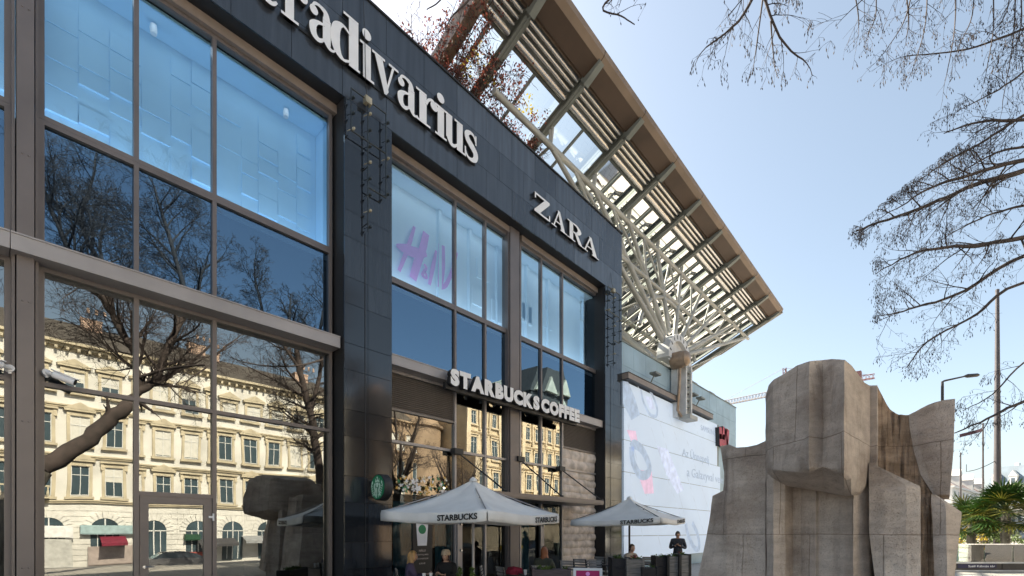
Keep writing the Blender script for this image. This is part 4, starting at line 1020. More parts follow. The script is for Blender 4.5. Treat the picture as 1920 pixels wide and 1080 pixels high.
def house(label, x, y0, y1, base, rows, zcor, ground_top, wallm, trimm, pitch, n, roof_h, pedim, arched=False, dormers=0):
    t = thing('old_house', (x+5, (y0+y1)/2, base), label, 'building')
    wp = (y1-y0)/n; yc = [y0+wp*(k+0.5) for k in range(n)]
    mb = MB(); mb.box(x, x+14, y0, y1, base, zcor-0.35); wall = mb.build('wall', wallm, t)
    mb = MB()
    for dz, out in ((-0.55, 0.10), (-0.35, 0.30), (-0.15, 0.55)): mb.box(x-out, x+14.1, y0-out*0.5, y1+out*0.5, zcor+dz, zcor+dz+0.2)
    k = y0
    while k < y1: mb.box(x-0.42, x-0.02, k, k+0.16, zcor-0.56, zcor-0.36); k += 0.6
    mb.build('cornice', trimm, t)
    mb = MB(); r0 = zcor+0.06
    mb.poly([(x-0.5, y0-0.2, r0), (x-0.5, y1+0.2, r0), (x+pitch, y1-0.8, r0+roof_h), (x+pitch, y0+0.8, r0+roof_h)])
    mb.poly([(x+14, y1+0.2, r0), (x+14, y0-0.2, r0), (x+pitch, y0+0.8, r0+roof_h), (x+pitch, y1-0.8, r0+roof_h)])
    mb.poly([(x-0.5, y1+0.2, r0), (x+14, y1+0.2, r0), (x+pitch, y1-0.8, r0+roof_h)]); mb.poly([(x+14, y0-0.2, r0), (x-0.5, y0-0.2, r0), (x+pitch, y0+0.8, r0+roof_h)])
    roof = mb.build('roof', roofm, t)
    rr = random.Random(n)
    for k in range(max(2, n//4)):
        yy_ = y0+(k+0.6)*(y1-y0)/max(2, n//4); mb = MB(); zz = r0+roof_h*0.6; mb.box(x+5, x+5.8, yy_, yy_+1.4, zz-1, r0+roof_h+0.1); mb.box(x+4.95, x+5.85, yy_-0.06, yy_+1.46, r0+roof_h+0.1, r0+roof_h+0.25)
        for q in range(3): mb.lathe((x+3.5, yy_+0.3+0.55*q, r0+roof_h+0.25), [(0.12, 0), (0.1, 0.4)], 8)
        mb.build('chimney', brickm, roof)
    for k in range(dormers):
        yy_ = y0+(k+0.5)*(y1-y0)/dormers; mb = MB(); mb.box(x-0.2, x+2.2, yy_-0.9, yy_+0.9, r0, r0+2.4); mb.prism([(yy_-1.2, r0+2.41), (yy_+1.2, r0+2.41), (yy_, r0+3.6)], lambda u, v, h: (h, u, v), x-0.5, x+2.4); mb.build('dormer', trimm, roof)
        mb = MB(); mb.box(x-0.24, x-0.21, yy_-0.45, yy_+0.45, r0+0.5, r0+2.0); mb.build('dormer_pane', wing, roof)
    # string courses and rusticated ground floor
    mb = MB()
    for zz in [ground_top]+[(rows[i][0]+rows[i+1][0])/2-0.1 for i in range(len(rows)-1)]: mb.box(x-0.16, x-0.001, y0, y1, zz-0.12, zz+0.12); mb.box(x-0.24, x-0.161, y0, y1, zz+0.0, zz+0.1)
    mb.build('string_course', trimm, t)
    mb = MB(); zz = base+0.6
    while zz < ground_top-0.45:
        k = y0+(0.0 if int(round((zz-base)/0.42)) % 2 else 0.45)
        while k < y1-0.5: mb.box(x-0.05, x-0.001, k+0.02, k+0.88, zz+0.02, zz+0.40); k += 0.9
        zz += 0.42
    mb.build('rusticated_blocks', wallm, t)
    # windows
    protos = {}
    def win(w_, h, kind, bl):
        key = (w_, h, kind, bl)
        if key in protos: return protos[key], False
        X = x; mb = MB()
        mb.box(X-0.14, X-0.001, -w_/2-0.2, -w_/2, -h/2-0.1, h/2); mb.box(X-0.14, X-0.001, w_/2, w_/2+0.2, -h/2-0.1, h/2)
        mb.box(X-0.28, X-0.001, -w_/2-0.3, w_/2+0.3, -h/2-0.28, -h/2-0.101); mb.box(X-0.15, X-0.001, -w_/2-0.2, w_/2+0.2, h/2+0.001, h/2+0.28)
        if kind == 1: mb.prism([(-w_/2-0.4, h/2+0.5), (w_/2+0.4, h/2+0.5), (0, h/2+1.0)], lambda u, v, q: (q, u, v), X-0.32, X-0.001); mb.box(X-0.30, X-0.002, -w_/2-0.35, w_/2+0.35, h/2+0.34, h/2+0.499)
        elif kind == 2: mb.box(X-0.30, X-0.002, -w_/2-0.35, w_/2+0.35, h/2+0.32, h/2+0.46); mb.box(X-0.2, X-0.002, -w_/2-0.3, -w_/2-0.1, h/2-0.2, h/2+0.319); mb.box(X-0.2, X-0.002, w_/2+0.1, w_/2+0.3, h/2-0.2, h/2+0.319)
        if kind == 3:
            ring = [(w_/2*math.cos(a), h/2+w_/2*math.sin(a)) for a in np.linspace(0, math.pi, 10)]; ro = [((w_/2+0.2)*math.cos(a), h/2+(w_/2+0.2)*math.sin(a)) for a in np.linspace(0, math.pi, 10)]
            mb.prism(ro+ring[::-1], lambda u, v, q: (q, u, v), X-0.2, X-0.003)
        o = mb.build('window', trimm, t); o.location = (0, 0, 0)
        mb = MB(); f = 0.05
        for yv in (-w_/2, 0-f/2, w_/2-f): mb.box(X-0.06, X-0.012, yv, yv+f, -h/2, h/2)
        for zv in (-h/2, h*0.18, h/2-f): mb.box(X-0.055, X-0.014, -w_/2, w_/2, zv, zv+f)
        mb.build('casement', winw, o)
        mb = MB()
        if kind == 3: mb.prism([(-w_/2, -h/2), (w_/2, -h/2)]+[(w_/2*math.cos(a), h/2+w_/2*math.sin(a)) for a in np.linspace(0, math.pi, 10)], lambda u, v, q: (q, u, v), X-0.011, X-0.004)
        else: mb.box(X-0.011, X-0.004, -w_/2, w_/2, -h/2, h/2)
        mb.build('pane', wing, o)
        if bl: mb = MB(); mb.box(X-0.02, X-0.0135, -w_/2, w_/2, h/2-h*bl, h/2); mb.build('blind', blind, o)
        protos[key] = o; o['_used'] = 0
        return o, True
    base_off = WL[t.name]
    for ri, (zc, h, w_) in enumerate(rows):
        for k, y in enumerate(yc):
            kind = pedim[ri % len(pedim)]
            if kind == 'alt': kind = 1 if k % 3 == 1 else 2
            o, new = win(w_, h, kind, rr.choice((0, 0, 0.5, 0.95)) if not arched else 0)
            if not new: o = copy_tree(o, t)
            o.location = (0, y, zc)
    for o in protos.values(): del o['_used']
    for zc_, (zc, h, w_) in enumerate(rows): pass
    return t, yc
def arch(t, x, y, w_, base, ztop, fill, trim, glassy=True):
    mb = MB(); r = w_/2; zs = ztop-r
    for k in range(11):
        a0, a1 = math.pi*k/11+0.02, math.pi*(k+1)/11-0.02
        q = lambda rr_, a: (y+rr_*math.cos(a), zs+rr_*math.sin(a))
        mb.prism([q(r, a0), q(r+0.5, a0), q(r+0.5, a1), q(r, a1)], lambda u, v, h: (h, u, v), x-0.13, x-0.052)
    o = mb.build('arch', trim, t)
    mb = MB(); mb.prism([(y-r, base+0.3), (y+r, base+0.3)]+[(y+r*math.cos(a), zs+r*math.sin(a)) for a in np.linspace(0, math.pi, 12)], lambda u, v, h: (h, u, v), x-0.075, x-0.06)
    mb.build('arch_glass', fill, o)
    mb = MB(); mb.box(x-0.12, x-0.078, y-r, y+r, zs-0.03, zs+0.05); mb.box(x-0.12, x-0.0785, y-0.04, y+0.04, base+0.4, ztop-0.05); mb.box(x-0.115, x-0.079, y-r*0.55, y-r*0.55+0.05, base+0.4, zs); mb.box(x-0.115, x-0.079, y+r*0.5, y+r*0.5+0.05, base+0.4, zs); mb.build('casement', winw, o)
XH = 38.5
h1, yc = house('cream stucco house of four storeys mirrored in the large left shop window', XH, -17.5, 26.6, -1.1, [(5.55, 2.2, 1.1), (9.45, 2.2, 1.1), (13.15, 1.6, 1.1)], 16.1, 4.0, cream, ochre, 6.5, 21, 3.5, ['alt', 'alt', 1])
for k, y in enumerate(np.arange(-16, 26, 3.15)): arch(h1, XH, y, 1.75, -1.1, 2.75, wing, cream)
for y in (1.7, 20.2):
    mb = MB(); mb.box(XH-0.7, XH-0.25, y-1.2, y+1.2, 4.2, 4.3); mb.box(XH-0.7, XH-0.58, y-1.2, y+1.2, 5.0, 5.1)
    for k in range(9): mb.lathe((XH-0.64, y-1.1+k*0.275, 4.3), [(0.05, 0), (0.09, 0.25), (0.04, 0.5), (0.06, 0.7)], 6)
    mb.build('balcony', ochre, h1)
def shopbit(name, label, cat, x0, x1, y0, y1, z0, z1, col, emit=0):
    mb = MB(); mb.box(x0, x1, y0, y1, z0, z1); mb.box(x0-0.03, x0, y0+0.06, y1-0.06, z0+0.06, z1-0.06); o = mb.build(name, pm(name, col, 0.6, var=0.1), None, loc=(x1, (y0+y1)/2, z0)); tag(o, label, cat); return o
shopbit('shop_board', 'pale turquoise shop board over the mirrored shop front', 'shop sign', XH-0.4, XH-0.14, 4.6, 8.1, 1.5, 2.2, (0.30, 0.42, 0.44))
shopbit('shop_board', 'white shop board above a pale door in the mirrored house', 'shop sign', XH-0.4, XH-0.14, 2.4, 4.2, 1.2, 2.1, (0.7, 0.7, 0.7))
shopbit('shop_board', 'yellow letter board high on the mirrored house', 'shop sign', XH-0.5, XH-0.14, 19.5, 22.2, 3.2, 3.7, (0.65, 0.45, 0.05))
shopbit('shop_board', 'green oval shop board beside an arch of the mirrored house', 'shop sign', XH-0.5, XH-0.14, 11.3, 12.4, 1.1, 1.6, (0.01, 0.06, 0.03))
shopbit('street_shop', 'pink and green poster shop front in the mirrored house', 'shop front', XH-0.3, XH-0.135, 5.0, 8.0, -0.9, 0.6, (0.32, 0.27, 0.25))
shopbit('street_shop', 'pale grey shop front door in the mirrored house', 'shop front', XH-0.3, XH-0.135, 2.5, 4.1, -1.0, 1.1, (0.42, 0.42, 0.40))
shopbit('wall_plinth', 'brick red plinth at the foot of the mirrored house', 'plinth', XH-0.3, XH-0.135, 11.0, 13.4, -1.0, 0.1, (0.30, 0.06, 0.05))
def awning(label, y0, y1, z, col):
    mb = MB(); mb.prism([(0, z), (-1.3, z-0.5), (-1.3, z-0.72), (-1.27, z-0.72), (-1.27, z-0.52), (0, z-0.08)], lambda u, v, h: (XH-0.2+u, h, v), y0, y1); o = mb.build('awning', pm('awning_cloth', col, 0.8), None, loc=(XH, (y0+y1)/2, z)); tag(o, label, 'awning')
awning('burgundy awning under the turquoise shop board', 5.7, 7.3, 1.35, (0.16, 0.01, 0.03)); awning('dark grey awning over the terrace of the mirrored house', 12.2, 15.6, 1.2, (0.05, 0.05, 0.055)); awning('pale grey awning before the right arches of the mirrored house', 16.2, 19.6, 1.4, (0.25, 0.26, 0.27))
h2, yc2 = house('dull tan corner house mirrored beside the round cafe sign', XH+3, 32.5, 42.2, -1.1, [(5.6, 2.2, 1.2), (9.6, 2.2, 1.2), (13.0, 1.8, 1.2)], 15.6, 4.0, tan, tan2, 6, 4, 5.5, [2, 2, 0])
mb = MB(); mb.lathe((XH+5.2, 41.2, -1.1), [(3.4, 0), (3.4, 16.4), (3.7, 16.6), (3.7, 16.9), (3.2, 17.2), (2.4, 19.5), (0.3, 21.0)], 20); mb.build('corner_tower', tan, h2, smooth=40)
h3, yc3 = house('golden ornate house with arched windows mirrored in the cafe glass', XH-1, 44.5, 72, -1.1, [(4.6, 2.6, 1.1), (9.2, 2.3, 1.1), (13.4, 2.3, 1.1), (17.4, 1.9, 1.0)], 20.4, 3.2, gold, gold2, 3.0, 12, 3.6, [3, 2, 2, 3], True, 2)
mb = MB()
for k in range(13):
    y = 44.5+k*27.5/12
    if k % 3 == 0: mb.box(XH-1.35, XH-1.001, y-0.35, y+0.35, 3.4, 19.8)
    else: mb.lathe((XH-1.15, y, 15.6), [(0.2, 0), (0.16, 3.4), (0.25, 3.7)], 8)
mb.build('pilaster', gold2, h3)
mb = MB(); mb.box(XH-1.2, XH+6, 60, 67, 20.4, 24.2); mb.prism([(59.6, 24.21), (67.4, 24.21), (65.5, 28.5), (61.5, 28.5)], lambda u, v, h: (h, u, v), XH-1.4, XH+6); mb.build('mansard', roofm, h3)
mb = MB()
for y in (60.5, 64.0): mb.prism([(y, 24.4), (y+3, 24.4), (y+1.5, 27)], lambda u, v, h: (h, u, v), XH-1.9, XH-1.405)
mb.build('gable', gold2, h3)
h4, yc4 = house('plain cream house past the golden one, mirrored in the stone', XH, 74, 110, -1.1, [(5.6, 2.2, 1.2), (9.6, 2.2, 1.2), (13.2, 1.9, 1.2)], 16.4, 4.0, cream, ochre, 6, 14, 4.5, [2, 2, 0])

# ================================================================ cars
def car(x, y, rz, col, label, z=0.0):
    t = thing('parked_car', (0, 0, 0), label, 'car', 'cars along the street')
    body = pm('car_paint', col, 0.25, 0.2, 0.5, 0.02)
    prof = [(-2.1, .45, .72), (-2.0, .32, .98), (-1.2, .25, 1.02), (1.0, .25, .98), (1.9, .30, .80), (2.12, .42, .62)]
    rows = []
    for px, z0, z1 in prof:
        hw = 0.86 if abs(px) < 1.9 else 0.76
        rows.append([Vector((px, s*hw*k, zz)) for s, k, zz in ((-1, .92, z0), (-1, 1, (z0+z1)/2), (-1, .93, z1), (1, .93, z1), (1, 1, (z0+z1)/2), (1, .92, z0))])
    mb = MB(); mb.grid(rows, close=True); mb.poly(rows[0]); mb.poly(rows[-1][::-1]); mb.build('body', body, t, smooth=40)
    cab = [(-1.75, .98, .99), (-1.1, .97, 1.42), (0.0, .97, 1.46), (0.75, .97, 1.30), (1.25, .96, .98)]
    rows = [[Vector((px, -.78, z0)), Vector((px, -.78+.16*(z1-z0)/.5, z1)), Vector((px, .78-.16*(z1-z0)/.5, z1)), Vector((px, .78, z0))] for px, z0, z1 in cab]
    mb = MB(); mb.grid(rows); mb.build('window', pm('car_glass', (0.03, 0.04, 0.05), 0.08), t, smooth=30)
    mb = MB(); mb.grid([[Vector((px, -.60, zz)), Vector((px, .60, zz))] for px, zz in ((-1.15, 1.43), (0, 1.475), (0.72, 1.325))])
    mb.build('roof', body, t, smooth=60)
    for wx in (-1.3, 1.3):
        for s in (-1, 1):
            mb = MB(); mb.lathe((wx, s*0.74-0.1, 0.33), [(0.2, 0), (0.32, 0.0), (0.33, 0.06), (0.33, 0.14), (0.32, 0.2), (0.2, 0.2)], 18, 'Y'); wh = mb.build('wheel', M['black'], t, smooth=40)
            mb = MB(); mb.lathe((wx, s*0.85-0.02, 0.33), [(0.19, 0), (0.19, 0.04)], 14, 'Y'); mb.build('rim', M['tube'], wh)
    for s in (-1, 1):
        mb = MB(); mb.ball((2.0, s*0.6, 0.68), 0.1, 0.14, 0.08); mb.build('headlight', M['cam_white'], t)
        mb = MB(); mb.ball((-2.03, s*0.65, 0.8), 0.06, 0.12, 0.08); mb.build('tail_light', pm('red_lamp', (0.3, 0.01, 0.01), 0.3), t)
    t.location = (x, y, z); t.rotation_euler = (0, 0, rz)
car(20.6, 124, R(88), (0.10, 0.13, 0.17), 'dark blue grey car parked far off beyond the palm trunk')
car(23.4, 118, R(84), (0.55, 0.57, 0.6), 'silver car parked far off at the picture edge past the palm')
car(28, 43, R(90), (0.65, 0.45, 0.03), 'yellow taxi in the street mirrored in the cafe window', -0.87)
car(29, 9, R(90), (0.12, 0.12, 0.13), 'dark grey car in the street opposite the glass door', -0.98)
car(31.4, 21, R(-90), (0.5, 0.5, 0.5), 'pale grey car by the far pavement opposite the monument', -1.09)

car(29.5, 36, R(90), (0.02, 0.02, 0.025), 'black car in the street mirrored under the near parasol', -0.92)
car(29.8, 50, R(90), (0.03, 0.05, 0.09), 'dark blue car in the street mirrored right of the cafe door', -0.95)
car(27.5, 57, R(90), (0.4, 0.4, 0.42), 'silver car in the street mirrored beside the steel column of the cafe', -0.8)
# ================================================================ bare trees
def allowed(p):
    s = seen(p)
    if s is None: return True
    x, y, d = s
    if x < -40 or x > 1960 or y < -40 or y > 1120: return True
    if y < 20 and x > 830: return True
    if x > 1300 and y < 150-0.00*(x-1300) and d < 12: return True
    if y < 250 and x > 1700: return True
    if x > 1920-330*max(0, 1-abs(y-430)/260): return True
    if 430 < y < 700 and x > 1640: return True
    if 600 < y < 900 and x > 1792: return True
    return False
def wander(rd, d, w_, bias):
    d = d+Vector((rd.gauss(0, w_), rd.gauss(0, w_), rd.gauss(0, w_)))+bias; return d.normalized()
class Tree:
    def __init__(s, seed, check=True, pods=0.0): s.r = random.Random(seed); s.mb = MB(); s.pods = MB(); s.check = check; s.pp = pods; s.n = 0; s.rm = 0.005
    def pod(s, p, k=None):
        r = s.r
        for _ in range(k or r.randint(2, 6)):
            q = p+Vector((r.gauss(0, .035), r.gauss(0, .035), r.uniform(-.10, 0.0))); L_ = r.uniform(.025, .055); w_ = 0.0062
            a = q+Vector((r.uniform(-.012, .012), r.uniform(-.012, .012), -L_))
            m = q.lerp(a, .5); u = Vector((r.gauss(0, 1), r.gauss(0, 1), 0)).normalized()*w_; v = u.cross(Vector((0, 0, 1)))
            i = len(s.pods.v); s.pods.v += [tuple(q), tuple(a), tuple(m+u), tuple(m-u*.5+v*.8), tuple(m-u*.5-v*.8)]
            for x_, y_ in ((2, 3), (3, 4), (4, 2)): s.pods.f += [(i, i+x_, i+y_), (i+1, i+y_, i+x_)]; s.pods.m += [0, 0]
            s.mb.tube([p, q], 0.0011, 3, False)
    def branch(s, p, d, L_, r0, lvl, up=0.02, seg=None, dens=1.0, ang=(28, 58)):
        r = s.r; n = max(3, min(9, int(L_/(seg or 0.28)))); st = L_/n; pts = [p.copy()]; rad = [r0]
        for k in range(n):
            d = wander(r, d, 0.12, Vector((0, 0, up))); p = p+d*st
            if s.check and not allowed(p): break
            pts.append(p.copy()); rad.append(max(s.rm, r0*(1-0.78*(k+1)/n)))
        if len(pts) < 2: return
        s.mb.tube(pts, rad, 7 if r0 > 0.08 else (5 if r0 > 0.025 else 3), lvl > 3); s.n += 1
        if lvl <= 0:
            if s.pp and r.random() < s.pp: s.pod(pts[-1])
            return
        m = int((3.4+L_*1.8)*dens) if lvl > 1 else int((2.2+L_*3.0)*dens)
        m = min(m, 9)
        for k in range(m):
            t = (k+r.uniform(.3, 1))/m*0.82+0.18; q = t*(len(pts)-1); i = min(int(q), len(pts)-2); pt = pts[i].lerp(pts[i+1], q-i); dd = (pts[i+1]-pts[i]).normalized()
            ax = Vector((r.gauss(0, 1), r.gauss(0, 1), r.gauss(0, 1))); ax = (ax-dd*ax.dot(dd))
            if ax.length < .1: continue
            nd_ = (dd*math.cos(R(r.uniform(*ang)))+ax.normalized()*math.sin(R(r.uniform(*ang)))).normalized()
            ro = rad[min(i, len(rad)-1)]
            s.branch(pt, nd_, L_*r.uniform(.42, .68)*(1.15-t*0.5), max(ro*r.uniform(.40, .58), s.rm*1.5), lvl-1, up, seg, dens, ang)
        if s.pp and lvl <= 2 and r.random() < s.pp: s.pod(pts[-1])
    def limb(s, pts, r0, r1, lvl, L_, nb, up=0.02, seg=0.28, dens=1.0, ang=(30, 60), t0=0.15, nn=8):
        pts = [Vector(p) for p in pts]; Q = []
        for i in range(len(pts)-1):
            a, b, c, e = pts[max(i-1, 0)], pts[i], pts[i+1], pts[min(i+2, len(pts)-1)]
            for k in range(5):
                t = k/5; Q.append(0.5*((2*b)+(c-a)*t+(2*a-5*b+4*c-e)*t*t+(3*b-a-3*c+e)*t**3)+Vector((s.r.gauss(0, r0*.12), s.r.gauss(0, r0*.12), s.r.gauss(0, r0*.12))))
        Q.append(pts[-1]); n = len(Q); rad = [r0+(r1-r0)*k/(n-1) for k in range(n)]
        s.mb.tube(Q, rad, nn)
        for k in range(nb):
            t = t0+(1-t0)*(k+s.r.uniform(0, 1))/nb; q = t*(n-1); i = min(int(q), n-2); p = Q[i].lerp(Q[i+1], q-i); dd = (Q[i+1]-Q[i]).normalized()
            ax = Vector((s.r.gauss(0, 1), s.r.gauss(0, 1), s.r.gauss(0, 1))); ax = (ax-dd*ax.dot(dd)).normalized(); an = R(s.r.uniform(*ang))
            s.branch(p, (dd*math.cos(an)+ax*math.sin(an)).normalized(), L_*s.r.uniform(.6, 1.1)*(1.2-t*.5), rad[i]*.5, lvl, up, seg, dens, ang)
        s.branch(Q[-1], (Q[-1]-Q[-2]).normalized(), L_*.8, r1, lvl, up, seg, dens, ang)
        return Q
    def done(s, t, trunk_mb=None):
        if trunk_mb: trunk_mb.build('trunk', M['bark'], t, smooth=60)
        c = s.mb.build('crown', M['twig'], t, smooth=60, fix=False)
        if s.pods.v: tag(s.pods.build('seed_pods', M['pod'], c, fix=False), kind='stuff')
def mirror(px, py, X):          # a place at distance X before the glass, from where its reflection shows
    v = onX(px, py, 2*GX-X); return Vector((X, v.y, v.z))
# big plane tree beside the viewer: its limb crosses the left shop window's reflection
ta = thing('bare_tree', (12.4, 0.4, 0), 'big bare tree whose thick limb shows mirrored across the left shop window', 'tree', 'bare street trees')
T = Tree(11, True, 0.42); tm = MB()
X1 = 12.4
tm.tube([(X1, 0.2, 0), (X1, 0.3, 1.2), (X1, 0.6, 2.6), mirror(60, 882, X1)], [0.62, 0.46, 0.40, 0.34], 14)
l0 = T.limb([mirror(60, 882, X1), mirror(150, 822, X1), mirror(215, 770, X1), mirror(262, 742, X1)], 0.30, 0.22, 1, 1.6, 2, nn=12)
T.limb([mirror(262, 742, X1), mirror(300, 720, X1), mirror(325, 660, X1), mirror(358, 592, X1), mirror(375, 540, X1)], 0.17, 0.08, 3, 2.6, 13, dens=1.25)
T.limb([mirror(255, 745, X1), mirror(270, 715, X1), mirror(240, 650, X1), mirror(205, 585, X1), mirror(200, 500, X1)], 0.18, 0.08, 3, 2.8, 13, dens=1.25)
T.limb([mirror(300, 720, X1+.3), mirror(360, 690, X1+.8), mirror(420, 640, X1+1.5)], 0.09, 0.04, 2, 1.8, 5)
T.limb([mirror(205, 585, X1), mirror(150, 500, X1-.4), mirror(100, 380, X1-.6)], 0.13, 0.05, 3, 2.4, 12, dens=1.25)
T.limb([mirror(358, 592, X1), mirror(330, 480, X1), mirror(300, 380, X1+.3)], 0.11, 0.05, 3, 2.4, 12, dens=1.25)
T.limb([mirror(200, 500, X1), mirror(160, 420, X1+.6), mirror(180, 330, X1+.8)], 0.10, 0.04, 3, 2.2, 11, dens=1.25)
T.rm = 0.0013
# limbs reaching over the place, seen directly along the top
def Dp(px, py, d): return P(px, py, d)
T.limb([(X1, 4.2, 7.6), (11.5, 5.0, 8.0), Dp(1560, -140, 4.8), Dp(1425, -30, 4.6)], 0.07, 0.02, 2, 0.7, 6, up=-0.03, seg=0.12)
T.limb([Dp(1425, -30, 4.6), Dp(1385, 40, 4.5), Dp(1325, 88, 4.45)], 0.016, 0.006, 1, 0.34, 7, up=-0.12, seg=0.06, ang=(25, 60))
T.limb([Dp(1425, -30, 4.6), Dp(1462, 70, 4.6), Dp(1512, 118, 4.7)], 0.014, 0.005, 1, 0.34, 7, up=-0.12, seg=0.06)
T.limb([Dp(1430, 0, 4.6), Dp(1415, 110, 4.55)], 0.008, 0.004, 1, 0.25, 4, up=-0.12, seg=0.06)
T.limb([Dp(1445, 40, 4.6), Dp(1452, 125, 4.6)], 0.008, 0.004, 1, 0.25, 4, up=-0.12, seg=0.06)
T.limb([Dp(1235, -150, 4.4), Dp(1180, -40, 4.4), Dp(1130, 14, 4.3), Dp(1165, 30, 4.3), Dp(1190, 46, 4.3)], 0.012, 0.004, 1, 0.3, 6, up=-0.08, seg=0.06)
T.limb([Dp(930, -120, 4.2), Dp(885, -10, 4.2), Dp(850, 28, 4.2), Dp(835, 55, 4.2)], 0.010, 0.004, 1, 0.25, 6, up=-0.05, seg=0.06)
T.limb([Dp(850, -60, 4.2), Dp(830, -5, 4.2), Dp(800, 18, 4.2)], 0.008, 0.004, 0, 0.2, 3, up=-0.05, seg=0.06)
T.done(ta, tm)
# tree on the right whose branches hang into the picture
tb = thing('bare_tree', (14.6, 11.6, 0), 'bare tree past the right picture edge, branches full of hanging seed pods', 'tree', 'bare street trees')
T = Tree(23, True, 0.42); tm = MB(); X2 = 14.6
tm.tube([(X2, 12.2, 0), (X2, 12.1, 1.5), mirror(600, 905, X2)], [0.42, 0.30, 0.27], 12)
T.limb([mirror(600, 905, X2), mirror(588, 830, X2), mirror(570, 760, X2), mirror(553, 690, X2), mirror(545, 610, X2)], 0.24, 0.11, 3, 2.4, 13, dens=1.25)
T.limb([mirror(572, 765, X2), mirror(590, 700, X2), mirror(597, 640, X2), mirror(610, 560, X2)], 0.13, 0.06, 3, 2.2, 12, dens=1.25)
T.limb([mirror(565, 740, X2), mirror(520, 715, X2), mirror(470, 690, X2)], 0.07, 0.03, 2, 1.5, 6)
T.limb([mirror(553, 690, X2), mirror(500, 600, X2), mirror(480, 520, X2)], 0.09, 0.04, 3, 2.0, 11, dens=1.25)
DR = 7.2; T.rm = 0.0016
def RL(pts, r0, r1, nb, L_, lvl=2, d=DR, up=-0.004, **k):
    k.setdefault('dens', 1.05); nb = max(4, int(nb*.95))
    T.limb([Dp(px, py, d+dd) for px, py, dd in pts], r0, r1, lvl, L_, nb, up=up, seg=0.10, nn=6, **k)
RL([(2300,180,1.6),(2050,260,.6),(1920,320,.2),(1830,345,0),(1740,385,-.1),(1650,418,-.2),(1606,432,-.2)], 0.055, 0.008, 24, 0.72, t0=.38, ang=(22, 48))
RL([(2300,240,1.2),(2060,285,.5),(1925,300,0),(1840,322,-.2),(1745,352,-.3),(1680,392,-.3)], 0.045, 0.008, 18, 0.72, t0=.4, ang=(22, 50))
RL([(2200,210,.8),(1930,225,.1),(1840,228,0),(1770,250,-.1)], 0.03, 0.007, 12, 0.6, t0=.4, ang=(25, 60))
RL([(2350,380,1.4),(2050,420,.6),(1920,445,.1),(1830,460,0),(1730,470,-.1),(1665,500,-.1)], 0.05, 0.008, 20, 0.72, t0=.4)
RL([(2350,430,1.4),(2080,455,.7),(1920,480,.3),(1810,545,.1),(1720,575,0),(1665,590,0)], 0.045, 0.008, 18, 0.72, t0=.4)
RL([(2200,470,.8),(1920,530,.2),(1830,590,.1),(1740,640,0),(1700,690,0)], 0.03, 0.006, 14, 0.6, t0=.42)
RL([(2250,640,1.2),(2000,725,.6),(1920,752,.3),(1850,785,.2),(1790,812,.1)], 0.04, 0.008, 10, 0.55, t0=.4, up=0.03)
RL([(2250,60,1.2),(2010,170,.4),(1920,215,.1),(1850,262,0),(1780,300,-.1),(1735,330,-.2)], 0.035, 0.007, 16, 0.65, t0=.38)
RL([(2250,150,1.2),(2010,262,.5),(1920,275,.3),(1860,290,.2),(1790,330,.1)], 0.03, 0.007, 12, 0.6, t0=.4)
RL([(2250,330,1.2),(2010,372,.5),(1920,385,.3),(1850,405,.2),(1780,440,.1)], 0.03, 0.007, 12, 0.6, t0=.4)
RL([(2250,560,1.0),(2000,640,.4),(1920,680,.2),(1860,740,.1),(1805,770,.1)], 0.02, 0.005, 8, 0.45, t0=.4)
# upper right: twigs dropping from a higher limb
RL([(2250,-160,1.2),(2000,-90,.4),(1800,-60,0),(1620,-70,-.4),(1500,-90,-.6)], 0.05, 0.012, 14, 0.8, t0=.2, d=6.0)
for px0, px1, py1 in ((1640,1630,60),(1720,1660,95),(1740,1715,120),(1790,1775,140),(1860,1850,130),(1905,1880,190),(1910,1905,90),(1690,1700,70),(1590,1610,50),(1830,1800,80),(1900,1860,60)):
    RL([(px0,-70,0),((px0+px1)/2+8,py1*.35,0),(px1,py1,0)], 0.009, 0.004, 7, 0.34, lvl=1, d=6.0, up=-0.10, t0=.1)
RL([(2100,60,.8),(1960,110,.2),(1900,150,0),(1860,175,0),(1810,200,0)], 0.02, 0.005, 10, 0.5, d=6.5)
RL([(2100,10,.8),(1960,40,.2),(1880,70,0),(1800,95,0),(1700,105,0)], 0.02, 0.005, 12, 0.45, d=6.3, up=-.06)
T.done(tb, tm)
for i, (x, y, h, sd) in enumerate(((14.5, 17.3, 12.5, 5), (15.2, -5.0, 12, 6), (27.5, 33, 12, 9))):
    t = thing('bare_tree', (x, y, 0), ('bare tree mirrored in the stone pier beside the cafe', 'bare tree standing behind the viewer by the street', 'bare tree before the tan corner house across the street')[i], 'tree', 'bare street trees')
    T = Tree(sd, True); tm = MB(); tm.tube([(x, y, -0.9 if x > 20 else 0), (x+.1, y, 2), (x, y+.1, 4.2)], [.34, .25, .22], 10)
    for k in range(6):
        a = k*1.05+.3; T.limb([(x, y+.1, 3.6+.1*k), (x+1.0*math.cos(a), y+1.0*math.sin(a), 5.6+.3*k), (x+1.8*math.cos(a+.2), y+1.8*math.sin(a+.2), h*.62+.3*k)], .13, .05, 3, 2.3, 6)
    T.done(t, tm)
